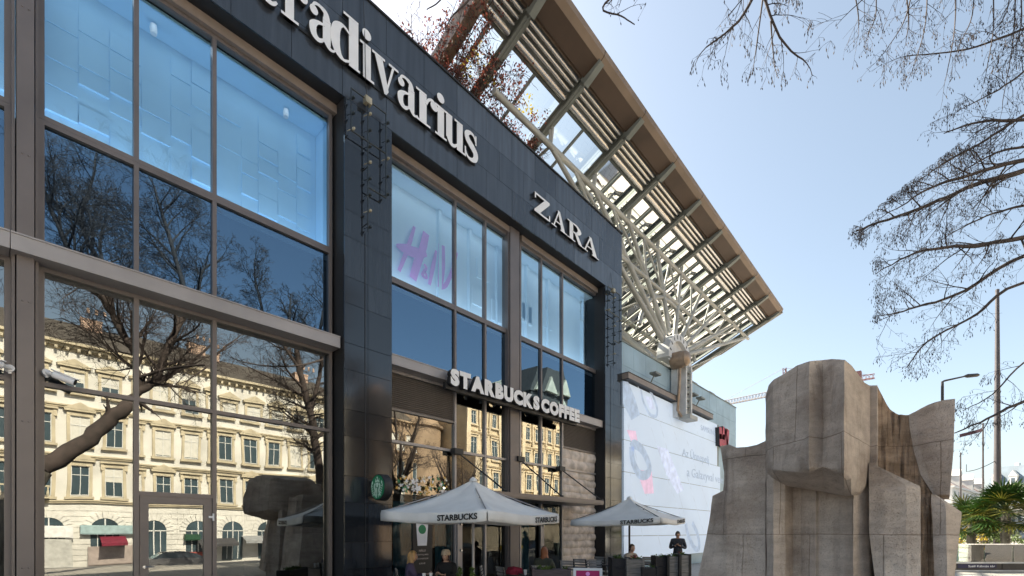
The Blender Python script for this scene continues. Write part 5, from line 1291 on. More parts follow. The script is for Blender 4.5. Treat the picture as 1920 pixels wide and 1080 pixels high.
# ================================================================ steel awning over the cafe door with rods
aw = thing('entrance_canopy', (0.3, 11, 2.7), 'shallow dark steel canopy hung on rods over the cafe doors', 'canopy')
y0, y1 = Yx(905, 0.5), Yx(1130, 0.75)
mb = MB(); mb.box(-0.42, 0.78, y0, y1, 2.70, 2.74); mb.box(0.74, 0.80, y0, y1, 2.741, 2.86)
for y in (y0, (2*y0+y1)/3, (y0+2*y1)/3, y1-0.05): mb.box(-0.42, 0.739, y, y+0.05, 2.742, 2.84)
mb.build('canopy_tray', M['frame'], aw)
for i, (px, py, qx) in enumerate(((858, 848, 950), (975, 862, 1054), (1052, 880, 1128))):
    a = onX(px, py, -0.3); b = onX(qx, 935, 0.72); b.z = 2.87
    mb = MB(); mb.tube([a, b], 0.022, 8); mb.lathe((b.x, b.y, b.z), [(0.05, -0.05), (0.05, 0.05)], 10); mb.build('rod', M['black'], aw)
    mb = MB(); mb.box(-0.42, -0.22, a.y-0.16, a.y+0.16, a.z-0.06, a.z+0.1); mb.build('rod_bracket', M['black'], aw)
# ================================================================ projecting round sign
dc = onX(716, 914, 0.48)
ds = thing('round_sign', (0.2, dc.y, dc.z), 'round green sign with pale crowned figure projecting from the dark pier', 'sign')
mb = MB(); mb.lathe((dc.x, dc.y, dc.z), [(0.0, -0.11), (0.285, -0.11), (0.30, -0.09), (0.30, 0.09), (0.285, 0.11), (0.0, 0.11)], 32, 'Y'); mb.build('drum', M['black'], ds, smooth=40)
mb = MB(); mb.lathe((dc.x, dc.y-0.1125, dc.z), [(0.27, -0.004), (0.27, 0.002)], 32, 'Y'); face = mb.build('green_face', M['green'], ds)
mb = MB()
def dsp(pts, ws, k=0):
    l, r = stroke_poly([(p[0]*0.28, p[1]*0.28) for p in pts], [w_*0.28 for w_ in ws]); yy = dc.y-0.119-0.0006*k
    for i in range(len(l)-1): mb.quad((dc.x+r[i].x, yy, dc.z+r[i].y), (dc.x+r[i+1].x, yy, dc.z+r[i+1].y), (dc.x+l[i+1].x, yy, dc.z+l[i+1].y), (dc.x+l[i].x, yy, dc.z+l[i].y))
dsp([(-.32,.44),(0,.50),(.32,.44)], [.10,.12,.10]); dsp([(0,.5),(0,.86)], [.16,.05], 1); dsp([(-.2,.48),(-.28,.7)], [.12,.04], 2); dsp([(.2,.48),(.28,.7)], [.12,.04], 3)
dsp([(-.10,.78),(.10,.78)], [.06,.06], 4)
dsp([(0,.36),(0,.0)], [.34,.22], 5)
for k, s in enumerate((-1, 1)):
    for j, (a, b) in enumerate(((.26,.30),(.36,.2),(.22,.1))): dsp([(s*a,.36-.05*j),(s*(a+.10),.05),(s*(a-.02),-.25),(s*(a+.06),-.55),(s*(a-.12),-.85+.1*j)], [.06,.07,.07,.06,.04], 6+j+3*k)
    dsp([(s*.62,.52),(s*.70,.3)], [.05,.22], 13+k); dsp([(s*.58,.42),(s*.82,.12)], [.06,.1], 15+k)
    for j in range(5): dsp([(s*(.60-.05*j),.12-.16*j),(s*(.84-.06*j),.02-.18*j)], [.05,.09], 17+j+6*k)
dsp([(0,-.05),(.03,-.4),(-.02,-.9)], [.12,.14,.06], 30)
mb.build('pale_emblem', M['mint'], face, fix=False)
mb = MB(); mb.box(0.002, dc.x-0.29, dc.y-0.05, dc.y+0.05, dc.z-0.16, dc.z-0.10); mb.box(0.002, dc.x-0.29, dc.y-0.05, dc.y+0.05, dc.z+0.10, dc.z+0.16); mb.box(0.002, 0.05, dc.y-0.08, dc.y+0.08, dc.z-0.2, dc.z+0.2); mb.build('bracket', M['black'], ds)
# ================================================================ light-bulb frames on the piers (winter decoration, unlit)
bulb = pm('dull_clear_bulb', (0.42, 0.38, 0.28), 0.3, var=0.2); fm = pm('dark_lamp_frame', (0.05, 0.06, 0.065), 0.35, 0.5)
def decoration(y, z, label, s=1.0):
    t = thing('light_frame', (0.13, y, z), label, 'decoration', 'winter light frames on the piers')
    X_ = 0.13
    q = lambda u, v: (X_, y+u, z+v)
    mb = MB()
    for a, b in (((0, 0), (0, -3.0)), ((-.42, .02), (.5, .02)), ((-.42, .02), (-.42, -.93)), ((-.42, -.93), (.46, -.93)), ((.48, .02), (.48, -1.98)), ((0, -1.98), (.48, -1.98))): mb.tube([q(*a), q(*b)], 0.016, 8)
    for v in (-.02, -1.5, -2.8): mb.tube([(0.0, y, z+v), q(0, v)], 0.012, 6)
    fr = mb.build('frame', fm, t)
    mb = MB(); mb.box(X_-0.06, X_+0.06, y-0.09, y+0.07, z-0.08, z+0.07); mb.build('junction_box', bulb, t)
    rr = random.Random(int(y*10)); n = 0
    for u, v0, v1, k in ((0, -.3, -2.9, 8), (-.42, -.2, -.9, 3), (.48, -.2, -1.9, 5)):
        for i in range(k):
            v = v0+(v1-v0)*i/(k-1); mb = MB(); mb.lathe(q(u+.03, v), [(0.012, -.05), (0.018, 0), (0.03, .03), (0.034, .06), (0.02, .09)], 8, 'X'); mb.tube([q(u, v), q(u-.0, v)+Vector((-.1, 0, 0)) if False else (X_-.1, y+u-.05, z+v-.02)], 0.008, 5); mb.build('bulb', bulb if (i+n) % 3 == 0 else fm, t); n += 1
    mb = MB(); mb.tube([q(0, .05), (0.05, y-.02, z+.4), (0.02, y, z+.75)], 0.008, 5); mb.tube([(0.015, y, z-3.0), (0.012, y, 0.3)], 0.006, 5); mb.build('cable', M['black'], t)
p = onX(690, 190, 0.13); decoration(p.y, p.z, 'light frame with bulbs on the broad pier under the largest lettering')
p = onX(1150, 545, 0.13); decoration(p.y, p.z, 'light frame with bulbs on the far pier under the thin capitals')
mb = MB(); p = onX(683, 0, 0.1); mb.tube([(0.05, p.y, 14.1), (0.13, p.y, 12.9), (0.125, p.y+0.02, 12.1)], 0.008, 5); o = mb.build('hanging_cable', M['black'], None, loc=(0.05, p.y, 14.1)); tag(o, 'thin black cable hanging down over the largest lettering', 'cable')
# ================================================================ surveillance cameras on the left column
def cctv(px, py, x, s, label, dirv):
    p = onX(px, py, x); t = thing('security_camera', p, label, 'camera', 'white cameras on the left column')
    mb = MB(); mb.lathe((p.x-0.12, p.y, p.z), [(0.055, -0.02), (0.06, 0.05), (0.05, 0.09)], 16, 'X'); mb.lathe((p.x-.06, p.y, p.z-0.08), [(0.02, 0), (0.025, 0.05)], 10); mb.build('mount', M['cam_white'], t, smooth=40)
    d = Vector(dirv).normalized(); a = p+d*0.07; b = p+d*0.36; up = Vector((0, 0, 1))
    mb = MB(); mb.tube([p+Vector((-.04, 0, 0)), a], [.03, .035], 10); mb.tube([a, a+d*.02, b], [.035, .055, .055], 14); mb.bar(a-d*.01+up*.062, b+d*.05+up*.055, 0.10, 0.012); mb.build('housing', M['cam_white'], t, smooth=40)
    mb = MB(); mb.tube([b, b+d*0.006], [.045, .04], 14); mb.build('lens', M['black'], t)
cctv(88, 697, -0.28, 1, 'white camera at the left column aimed along the shop window', (0.35, 0.8, -0.32))
cctv(19, 689, -0.22, -1, 'white camera at the left column aimed out of the picture', (0.3, -0.8, 0.02))
n_ = M['fabric'].node_tree; b_ = n_.nodes['Principled BSDF']; tr_ = nd(n_, 'ShaderNodeBsdfTranslucent'); ms_ = nd(n_, 'ShaderNodeMixShader'); ms_.inputs[0].default_value = .08; tr_.inputs[0].default_value = (.8, .78, .74, 1)
n_.links.new(b_.outputs[0], ms_.inputs[1]); n_.links.new(tr_.outputs[0], ms_.inputs[2]); n_.links.new(ms_.outputs[0], n_.nodes['Material Output'].inputs[0])
# ================================================================ parasols
def parasol(cx, cy, h, rot, zb, zt, zapex, polem, label, txt=True, dz=(0, 0, 0, 0)):
    t = thing('parasol', (cx, cy, 0), label, 'parasol', 'square canvas parasols on the terrace')
    c, s = math.cos(rot), math.sin(rot)
    cor = [(cx+u*c-v*s, cy+u*s+v*c) for u, v in ((h, -h), (h, h), (-h, h), (-h, -h))]     # front, right, back, left
    mb = MB(); N = 10; apex = Vector((cx, cy, zapex))
    for k in range(4):
        a = Vector((*cor[k], zt+dz[k])); b = Vector((*cor[(k+1) % 4], zt+dz[(k+1) % 4])); rows = []
        for i in range(N+1):
            f = i/N; row = []
            for j in range(N+1):
                g = j/N; e = a.lerp(b, g); sag = 0.10*math.sin(math.pi*g)*f*1.0; q = apex.lerp(e, f); q.z -= 0.10*math.sin(math.pi*f)+sag*0.55+0.007*math.sin(9*g+3*f+k)+0.005*math.sin(23*g*f+k*2); row.append(q)
            rows.append(row)
        mb.grid(rows)
        out = ((a+b)/2-Vector((cx, cy, 0))); out.z = 0; out.normalize(); rows2 = []
        for i in range(4):
            f = i/3; rows2.append([rows[-1][j]+Vector((0, 0, -(zt-zb)*f))+out*(0.02+0.012*math.sin(j*2.3+k)*f) for j in range(N+1)])
        rows2[0] = rows[-1]
        mb.grid(rows2)
    can = mb.build('canopy', M['fabric'], t, smooth=28)
    md = can.modifiers.new('thick', 'SOLIDIFY'); md.thickness = 0.006
    for k in (3, 0):     # printed on the two valances that face the street
        a = Vector((*cor[k], 0)); b = Vector((*cor[(k+1) % 4], 0)); d = (b-a).normalized(); out = Vector((d.y, -d.x, 0)); mid = (a+b)/2
        st = a.lerp(b, 0.58 if k == 3 else 0.60); ln_ = h*0.70
        sg = 0.10*0.55
        def fn(u, v, q, st=st, d=d, out=out, k=k):
            p = st+d*u+out*(0.038+q); g = (p-a).dot(d)/(2*h); z = zb+0.045+dz[k]*(1-g)+dz[(k+1) % 4]*g-sg*math.sin(math.pi*min(max(g, 0), 1)); return (p.x, p.y, z+v)
        text_obj('valance_print', 'STARBUCKS', fn, 0.115, ln_, 0.003, M['tex_black'], can, 0.03)
    mb = MB(); mb.tube([(cx, cy, 0.06), (cx, cy, zapex-0.02)], 0.032, 12); mb.build('pole', polem, t, smooth=40)
    mb = MB(); mb.lathe((cx, cy, zapex-0.03), [(0.09, 0), (0.07, 0.05), (0.02, 0.09)], 12); mb.build('finial', M['fabric'], t, smooth=40)
    for k in range(4):
        mb = MB(); e = Vector((*cor[k], zt+dz[k]-0.03)); mb.tube([apex+Vector((0, 0, -.08)), e], 0.012, 6); mb.tube([(cx, cy, zapex-0.55), apex.lerp(e, .5)+Vector((0, 0, -.06))], 0.01, 6); mb.build('rib', polem, t)
    mb = MB(); mb.box(cx-.4, cx+.4, cy-.4, cy+.4, 0.004, 0.06); mb.build('base', M['frame'], t)
parasol(2.42, 7.15, 1.36, R(9), 1.95, 2.15, 2.86, M['frame_lt'], 'near off white square parasol in front of the cafe glass doors', dz=(-.02, -.02, 0, .03))
parasol(2.43, 14.05, 1.40, R(9), 1.98, 2.15, 2.82, M['black'], 'far off white square parasol before the pale screen', dz=(-.0, .03, 0, -.05))
# ================================================================ star garland inside the window
gd = thing('star_garland', (-0.40, Yx(790, -.4), 3.0), 'garland of white, gold and green stars across the cafe window', 'decoration')
rr = random.Random(4); stm = [M['white'], pm('gold_star', (0.55, 0.36, 0.10), 0.4, 0.3), M['white'], pm('green_star', (0.03, 0.20, 0.09), 0.5), pm('cream_star', (0.7, 0.62, 0.42), 0.5)]
for k in range(80):
    px = 743+98*rr.random(); py = 914+rr.gauss(0, 11)-(6 if px < 800 else 0); big = (k == 0 and (760, 917, .13, 3)) or (k == 1 and (783, 916, .14, 0)) or (k == 2 and (775, 903, .11, 0)) or (k == 3 and (810, 908, .10, 1)) or (k == 4 and (800, 916, .10, 1))
    if big: px, py, r, mi = big
    else: r = rr.choice((.035, .045, .055, .07)); mi = rr.choice((0, 0, 1, 2, 4, 3))
    p = onX(px, py, -0.40+rr.uniform(-.02, .02)); a0 = rr.uniform(0, 1)
    pts = [(p.y+(r if i % 2 == 0 else r*.42)*math.sin(a0+i*math.pi/5), p.z+(r if i % 2 == 0 else r*.42)*math.cos(a0+i*math.pi/5)) for i in range(10)]
    mb = MB(); mb.prism(pts, lambda u, v, h: (h, u, v), p.x-.004, p.x+.004); mb.build('star', stm[mi], gd)
mb = MB(); mb.tube([onX(742, 905, -.41), onX(790, 912, -.41), onX(842, 918, -.41)], 0.01, 6); mb.build('string', M['grn_leaf'], gd)
# ================================================================ people
skin = pm('skin', (0.55, 0.34, 0.25), 0.55, var=0.05)
def person(label, pos, rz, joints, mats, hair=None, hat=None, group=None, scale=1.0, headrot=(0, 0)):
    """joints: name -> local xyz; local -Y is the way the person faces; body is one skinned mesh"""
    t = thing('person', (0, 0, 0), label, 'person', group)
    J = {k: Vector(v)*scale for k, v in joints.items()}
    E = [('pelvis','waist'),('waist','chest'),('chest','neck'),('neck','head0'),('pelvis','hipL'),('hipL','kneeL'),('kneeL','ankL'),('ankL','toeL'),('pelvis','hipR'),('hipR','kneeR'),('kneeR','ankR'),('ankR','toeR'),('chest','shL'),('shL','elL'),('elL','wrL'),('chest','shR'),('shR','elR'),('elR','wrR')]
    rad = dict(pelvis=.15, waist=.145, chest=.155, neck=.062, head0=.058, hipL=.105, hipR=.105, kneeL=.068, kneeR=.068, ankL=.05, ankR=.05, toeL=.042, toeR=.042, shL=.085, shR=.085, elL=.058, elR=.058, wrL=.036, wrR=.036)
    names = list(rad); me = bpy.data.meshes.new('p'); me.from_pydata([J[n] for n in names], [(names.index(a), names.index(b)) for a, b in E], [])
    o = bpy.data.objects.new('p', me); COL.objects.link(o)
    sk = o.modifiers.new('s', 'SKIN'); sk.use_smooth_shade = True
    for n_, v in zip(names, me.skin_vertices[0].data): v.radius = (rad[n_]*scale, rad[n_]*scale*(0.72 if n_ in ('pelvis', 'waist', 'chest') else 1)); v.use_root = n_ == 'pelvis'
    o.modifiers.new('u', 'SUBSURF').levels = 2
    bpy.context.view_layer.update()
    em = bpy.data.meshes.new_from_object(o.evaluated_get(bpy.context.evaluated_depsgraph_get()))
    mb = MB(); mb.v = [tuple(v.co) for v in em.vertices]; mb.f = [tuple(p.vertices) for p in em.polygons]
    bpy.data.objects.remove(o); bpy.data.meshes.remove(me); bpy.data.meshes.remove(em)
    legs = ('hipL','kneeL','ankL','hipR','kneeR','ankR')
    def mat_of(c):
        best, bi = 1e9, 0
        for a, b in E:
            A_, B_ = J[a], J[b]; d = B_-A_; tt = max(0, min(1, (c-A_).dot(d)/max(d.dot(d), 1e-6))); dd = (c-A_-d*tt).length-0.5*(rad[a]*(1-tt)+rad[b]*tt)
            if dd < best:
                best = dd
                if b in ('toeL', 'toeR'): bi = 3
                elif a in legs or b in ('hipL', 'hipR') and tt > .3: bi = 2
                elif b == 'head0' and tt > .15: bi = 0
                elif b in ('wrL', 'wrR') and tt > .93: bi = 0
                else: bi = 1
        return bi
    for f in mb.f:
        c = Vector((0, 0, 0))
        for i in f: c += Vector(mb.v[i])
        mb.m.append(mat_of(c/len(f)))
    # head with brow, nose, chin, ears
    hc = J['head']; rot = Matrix.Rotation(headrot[0], 3, 'X') @ Matrix.Rotation(headrot[1], 3, 'Z')
    N, K_ = 16, 12; base = len(mb.v)
    for k in range(K_+1):
        ph = math.pi*k/K_
        for j in range(N):
            th = 2*math.pi*j/N; x, y, z = math.sin(ph)*math.cos(th), math.sin(ph)*math.sin(th), math.cos(ph)
            jaw = 1-0.25*max(0, -z)**1.5; p = Vector((x*.076*jaw, y*.096*(1-.12*max(0, -z)), z*.118))
            fr = max(0, -y)
            if fr > .85 and abs(x) < .3: p.y -= .022*max(0, 1-abs(z+.12)/.28)*(1-abs(x)/.3)
            if fr > .5: p.y += .010*max(0, 1-abs(z-.10)/.14)*(1 if .12 < abs(x) < .6 else 0)
            mb.v.append(tuple(hc+(rot @ p)*scale))
    for k in range(K_):
        for j in range(N): i0 = base+k*N+j; i1 = base+k*N+(j+1) % N; mb.f.append((i0, i0+N, i1+N, i1)); mb.m.append(0)
    for s in (-1, 1):
        mb.ball(hc+(rot @ Vector((s*.077, .008, -.005)))*scale, .011, .022, .03, 8, 6, mi=0)
        mb.ball(hc+(rot @ Vector((s*.031, -.083, .012)))*scale, .013, .008, .009, 8, 6, mi=4)
    mb.ball(hc+(rot @ Vector((0, -.084, -.058)))*scale, .022, .008, .006, 8, 6, mi=5)
    # hands: palm, four fingers, thumb
    for sd, s in (('L', 1), ('R', -1)):
        wv = J['wr'+sd]; d = (wv-J['el'+sd]).normalized(); side = Vector((s*-1, 0, 0)); side = (side-d*side.dot(d))
        if side.length < .2: side = Vector((0, -1, 0))-d*Vector((0, -1, 0)).dot(d)
        side.normalize(); nn = d.cross(side)*s; pc = wv+d*.05*scale
        mm = Matrix((side, nn, d)).transposed(); mb.ball(pc, .040*scale, .017*scale, .052*scale, 10, 7, mm, 0)
        for q, ln_ in enumerate((.066, .076, .071, .055)):
            a = pc+d*.04*scale+side*(.027-.018*q)*scale; b = a+d*ln_*.5*scale-nn*.008*scale; c = b+(d*.7-nn*.75).normalized()*ln_*.5*scale; mb.tube([a, b, c], [.0090*scale, .0085*scale, .007*scale], 6, mi=0)
        a = pc-d*.015*scale+side*.03*scale; mb.tube([a, a+(side*.8+d*.7)*.03*scale, a+(side*.7+d*1.5)*.045*scale], [.011*scale, .010*scale, .008*scale], 6, mi=0)
    M4 = Matrix.Translation(Vector(pos)) @ Matrix.Rotation(rz, 4, 'Z')
    def put(mb): mb.v = [tuple(M4 @ Vector(v)) for v in mb.v]
    put(mb); mb.build('body', [mats.get('skin', skin), mats['top'], mats['leg'], mats['shoe'], M['black'], pm('lips', (0.35, 0.12, 0.10), 0.5)], t, smooth=180, fix=False)
    if hair:
        hm, long_ = hair; mb = MB(); rows = []
        for k in range(9):
            ph = math.pi*.62*k/8; row = []
            for j in range(20):
                th = 2*math.pi*j/20; y = math.sin(th); lim = ph if y > -.35 else min(ph, math.pi*.30); rr_ = 1.12+.03*math.sin(j*5+k)
                row.append(hc+(rot @ Vector((math.sin(lim)*math.cos(th)*.078*rr_, math.sin(lim)*y*.10*rr_+.006, math.cos(lim)*.122*rr_)))*scale)
            rows.append(row)
        if long_:
            for k in range(1, 6):
                row = []
                for j in range(20):
                    th = 2*math.pi*j/20; b_ = rows[8][j]
                    if math.sin(th) > -.3: row.append(b_+Vector((math.cos(th)*.012*k*(1 if k < 4 else .3), .004*k, -long_*k/5)))
                    else: row.append(b_+(rows[7][j]-b_)*0.02*k)
                rows.append(row)
        mb.grid(rows, close=True); put(mb); mb.build('hair', hm, t, smooth=180, fix=False)
    if hat:
        mb = MB(); pr = [(.02, .155), (.06, .15), (.09, .12), (.102, .07), (.106, .03), (.10, .02)]; base = []
        rows = [[hc+(rot @ Vector((r*math.cos(2*math.pi*j/20), r*1.15*math.sin(2*math.pi*j/20)+.01, z)))*scale for j in range(20)] for r, z in pr]
        mb.grid(rows, close=True); mb.poly(rows[0][::-1]); put(mb); mb.build('hat', hat, t, smooth=50, fix=False)
    return t
stand = dict(pelvis=(0,0,.95), waist=(0,0,1.10), chest=(0,.01,1.34), neck=(0,0,1.50), head0=(0,-.02,1.56), head=(0,-.045,1.625), hipL=(.10,0,.90), kneeL=(.11,-.02,.50), ankL=(.12,.02,.09), toeL=(.14,-.15,.04), hipR=(-.10,0,.90), kneeR=(-.11,-.03,.50), ankR=(-.12,0,.09), toeR=(-.14,-.17,.04), shL=(.19,.01,1.42), elL=(.26,-.02,1.15), wrL=(.08,-.25,1.24), shR=(-.19,.01,1.42), elR=(-.26,-.02,1.15), wrR=(-.07,-.25,1.25))
sit = dict(pelvis=(0,0,.52), waist=(0,0,.66), chest=(0,-.02,.90), neck=(0,-.03,1.06), head0=(0,-.05,1.12), head=(0,-.07,1.19), hipL=(.10,-.05,.50), kneeL=(.13,-.45,.50), ankL=(.13,-.42,.09), toeL=(.14,-.58,.04), hipR=(-.10,-.05,.50), kneeR=(-.12,-.45,.50), ankR=(-.12,-.40,.09), toeR=(-.13,-.56,.04), shL=(.18,-.01,.97), elL=(.24,-.12,.74), wrL=(.10,-.36,.79), shR=(-.18,-.01,.97), elR=(-.24,-.12,.74), wrR=(-.08,-.36,.80))
navy = pm('navy_quilted_jacket', (0.025, 0.03, 0.045), 0.6, var=0.3, scale=14, bump=0.4, bscale=22); denim = pm('dark_blue_jeans', (0.04, 0.05, 0.085), 0.8, var=0.15); blk = pm('black_coat', (0.012, 0.012, 0.014), 0.8, var=0.2); shoe = pm('dark_shoe', (0.03, 0.025, 0.02), 0.5)
beige = pm('beige_jacket', (0.42, 0.36, 0.30), 0.8, var=0.1); grn_ = pm('dark_green_parka', (0.05, 0.055, 0.04), 0.8, var=0.2)
blond = pm('blond_hair', (0.50, 0.30, 0.12), 0.5, var=0.3, scale=20, stretch=(1,1,.1)); red = pm('auburn_hair', (0.26, 0.085, 0.03), 0.5, var=0.3, scale=20, stretch=(1,1,.1)); brown = pm('brown_hair', (0.05, 0.03, 0.02), 0.5, var=0.2); dkred = pm('dark_red_hair', (0.06, 0.012, 0.012), 0.5, var=0.2)
pm_ = P(1271, 996, 16.9); pw = (pm_.x, pm_.y, 0)
person('person in dark quilted jacket standing before the screen, looking down at hands', pw, R(20), stand, dict(top=navy, leg=denim, shoe=shoe), hair=(brown, 0), headrot=(R(28), 0))
mb = MB(); q = Matrix.Translation(Vector(pw)) @ Matrix.Rotation(R(20), 4, 'Z') @ Vector((0.005, -.33, 1.30)); mb.box(q.x-.035, q.x+.035, q.y-.006, q.y+.006, q.z-.06, q.z+.06); o = mb.build('mobile_phone', M['black'], None, loc=q); tag(o, 'small black phone held by the standing person', 'phone')
def seat_at(px, d): p = P(px, 996, d); return (p.x, p.y, 0)
person('blond seated person in a dark top at the window beside the poster', seat_at(768, 10.5), R(150), sit, dict(top=pm('violet_top', (0.06, 0.045, 0.09), 0.8), leg=denim, shoe=shoe), hair=(blond, .10))
person('seated person in a black coat and beige knitted hat by the parasol pole', seat_at(838, 10.9), R(25), sit, dict(top=blk, leg=blk, shoe=shoe), hair=(dkred, .16), hat=pm('beige_knit_hat', (0.55, 0.44, 0.33), 0.9, var=0.1, scale=30))
person('seated person with long auburn hair in a dark green parka', seat_at(1019, 11.6), R(-160), sit, dict(top=grn_, leg=denim, shoe=shoe), hair=(red, .17), scale=1.04)
person('seated person in a beige jacket leaning at a table under the far parasol', seat_at(1182, 14.6), R(70), sit, dict(top=beige, leg=denim, shoe=shoe), hair=(brown, 0), scale=1.03)
# ================================================================ chairs, tables
chm = pm('black_painted_chair', (0.02, 0.02, 0.024), 0.45); slm = pm('worn_grey_slat', (0.30, 0.285, 0.275), 0.6, var=0.15)
def mk_chair():
    t = thing('folding_chair', (0, 0, 0), 'x', 'chair', 'slatted chairs on the terrace')
    for s in (-.2, .2): mb = MB(); mb.bar((s, .22, .44), (s, .30, .92), .03, .03, (0, 1, 0)); mb.build('back_post', chm, t)
    mb = MB()
    for z in (.68, .76, .84, .905): mb.box(-.215, .215, .245+(z-.68)*.16, .262+(z-.68)*.16, z-.026, z+.026)
    mb.build('backrest', slm, t)
    mb = MB()
    for k in range(5): mb.box(-.21, .21, -.2+k*.088, -.125+k*.088, .44, .458)
    mb.build('seat', slm, t)
    for sx in (-.19, .19):
        for sy in (-.18, .21): mb = MB(); mb.bar((sx, sy, 0.0), (sx, sy*.92, .439), .028, .028, (0, 1, 0)); mb.build('leg', chm, t)
    return t
ch0 = mk_chair(); first = True
for px, d, rz, lb in ((1068, 13.6, 200, 'slatted chair seen from behind left of the magenta board'), (1096, 14.4, 185, 'slatted chair above the magenta board'), (1113, 13.2, 30, 'pale slatted chair just above the magenta board'), (1128, 13.9, 95, 'slatted chair right of the magenta board'), (1136, 15.6, 170, 'slatted chair by the foot of the dark pier'), (1212, 14.2, 100, 'slatted chair between the two wooden planters'), (1222, 15.6, 190, 'slatted chair behind the row of red flowers'), (958, 11.2, 160, 'chair with a red blanket over its back'), (925, 11.4, 130, 'dark chair next to the parasol pole'), (838, 11.0, 25, 'chair under the person in the beige hat'), (768, 10.6, 150, 'chair under the blond person'), (1019, 11.7, -160, 'chair under the person with auburn hair'), (1182, 14.7, 70, 'chair under the person in the beige jacket')):
    o = ch0 if first else copy_tree(ch0); first = False; p = P(px, 996, d); o.location = (p.x, p.y, 0); o.rotation_euler = (0, 0, R(rz)); o['label'] = lb
mb = MB(); p = P(962, 996, 11.0)
rows = [[Vector((p.x-.20+.40*j/8, p.y+.03*math.sin(j)+.02*k, .93-.06*abs(k-2)-.03*abs(j-4)*.3)) for j in range(9)] for k in range(5)]
mb.grid(rows); rows = [[Vector((p.x-.20+.40*j/8, p.y-.02+.03*math.sin(j*1.3), .86-.12*k)) for j in range(9)] for k in range(4)]; mb.grid(rows)
o = mb.build('blanket', pm('red_blanket', (0.28, 0.02, 0.05), 0.9, var=0.2, bump=0.4), None, smooth=180, loc=p); tag(o, 'crumpled dark red blanket over a chair back', 'blanket'); o.modifiers.new('t', 'SOLIDIFY').thickness = .02
def mk_table():
    t = thing('cafe_table', (0, 0, 0), 'x', 'table', 'small tables on the terrace')
    mb = MB(); mb.box(-.35, .35, -.35, .35, .735, .76); mb.build('tabletop', M['wood_dk'], t)
    mb = MB(); mb.tube([(0, 0, .02), (0, 0, .734)], .03, 10); mb.build('leg', chm, t)
    mb = MB(); mb.box(-.22, .22, -.22, .22, 0.002, .02); mb.build('base', chm, t)
    return t
tb0 = mk_table(); first = True
for px, d, lb in ((800, 10.3, 'small table between the blond person and the beige hat'), (985, 11.0, 'small table in front of the auburn haired person'), (1150, 14.2, 'small table left of the person in the beige jacket'), (1205, 14.9, 'small table in front of the person in the beige jacket')):
    o = tb0 if first else copy_tree(tb0); first = False; p = P(px, 996, d); o.location = (p.x, p.y, 0); o['label'] = lb
# ================================================================ planters
def leafball(mb, c, r, n, sz, rd, flat=1.0):
    for _ in range(n):
        d = Vector((rd.gauss(0, 1), rd.gauss(0, 1), rd.gauss(0, 1)*flat)).normalized()*r*rd.uniform(.3, 1); p = Vector(c)+Vector((d.x, d.y, abs(d.z)*flat))
        u = Vector((rd.gauss(0, 1), rd.gauss(0, 1), rd.gauss(0, 1))).normalized(); v = u.cross(Vector((rd.gauss(0, 1), rd.gauss(0, 1), rd.gauss(0, 1)))).normalized(); s = sz*rd.uniform(.6, 1.3)
        i = len(mb.v); mb.v += [tuple(p), tuple(p+u*s*.5+v*s*.3), tuple(p+u*s), tuple(p+u*s*.5-v*s*.3)]; mb.f.append((i, i+1, i+2, i+3)); mb.m.append(0)
flower = pm('dull_red_flowers', (0.30, 0.05, 0.05), 0.8, var=0.3); rd = random.Random(12)
def planter(px0, px1, d, ztop, mat, label, side=None, fl=None, depth=.45, txt=None):
    a = P(px0, 996, d); b = P(px1, 996, d); c = (a+b)/2; t = thing('planter_box', (c.x, c.y, 0), label, 'planter', 'wooden planters round the terrace')
    w_ = (b-a).length/2; dv = (b-a).normalized(); nv = Vector((-dv.y, dv.x, 0))
    F = lambda u, v, z: Vector((c.x, c.y, 0))+dv*u+nv*v+Vector((0, 0, z))
    mb = MB(); nb = 4; hh = (ztop-.06)/nb
    for k in range(nb): mb.prism([(-w_+.02, -depth/2), (w_-.02, -depth/2), (w_-.02, depth/2), (-w_+.02, depth/2)], lambda u, v, h: F(u, v+(.004*(k % 2)), h), .04+k*hh+.006, .04+(k+1)*hh)
    mb.build('boards', mat, t)
    for s in (-1, 1): mb = MB(); mb.prism([(s*w_-.03, -depth/2-.02), (s*w_+.03, -depth/2-.02), (s*w_+.03, depth/2+.02), (s*w_-.03, depth/2+.02)], lambda u, v, h: F(u, v, h), 0.0, ztop+.01); mb.build('corner_post', side or mat, t)
    mb = MB()
    for k in range(int(w_*14)): leafball(mb, F(rd.uniform(-w_*.85, w_*.85), rd.uniform(-.12, .12), ztop-.02), .11, 38, .06, rd, .8)
    fo = tag(mb.build('plants', M['grn_leaf'], t, fix=False), kind='stuff')
    if fl:
        mb = MB()
        for k in range(int(w_*12)): leafball(mb, F(rd.uniform(-w_*.9, w_*.9), rd.uniform(-.14, .14), ztop+.03), .08, 26, .045, rd, .8)
        tag(mb.build('flowers', fl, t, fix=False), kind='stuff')
    if txt: text_obj('planter_print', txt, lambda u, v, q: F(-w_*.7+u, -depth/2-.012-q, ztop-.42+v), .12, w_*1.3, .003, M['frame_lt'], t)
planter(1000, 1066, 10.6, .93, M['wood_pl'], 'plum brown planter with low green plants left of the magenta board')
planter(1146, 1178, 13.0, 1.03, M['wood_dk'], 'black planter box joined to the grey one, no flowers', depth=.5)
planter(1173, 1202, 12.9, 1.02, M['wood_gr'], 'weathered grey planter with dull red flowers before the beige jacket person', fl=flower)
planter(1201, 1229, 12.8, .80, M['wood_dk'], 'low black planter with pale letters on its front', txt='C A MI')
planter(1227, 1250, 13.3, 1.06, M['wood_dk'], 'black planter box behind the lettered one')
planter(1248, 1268, 13.2, 1.08, M['wood_gr'], 'narrow grey planter beside the end planter', side=M['black'])
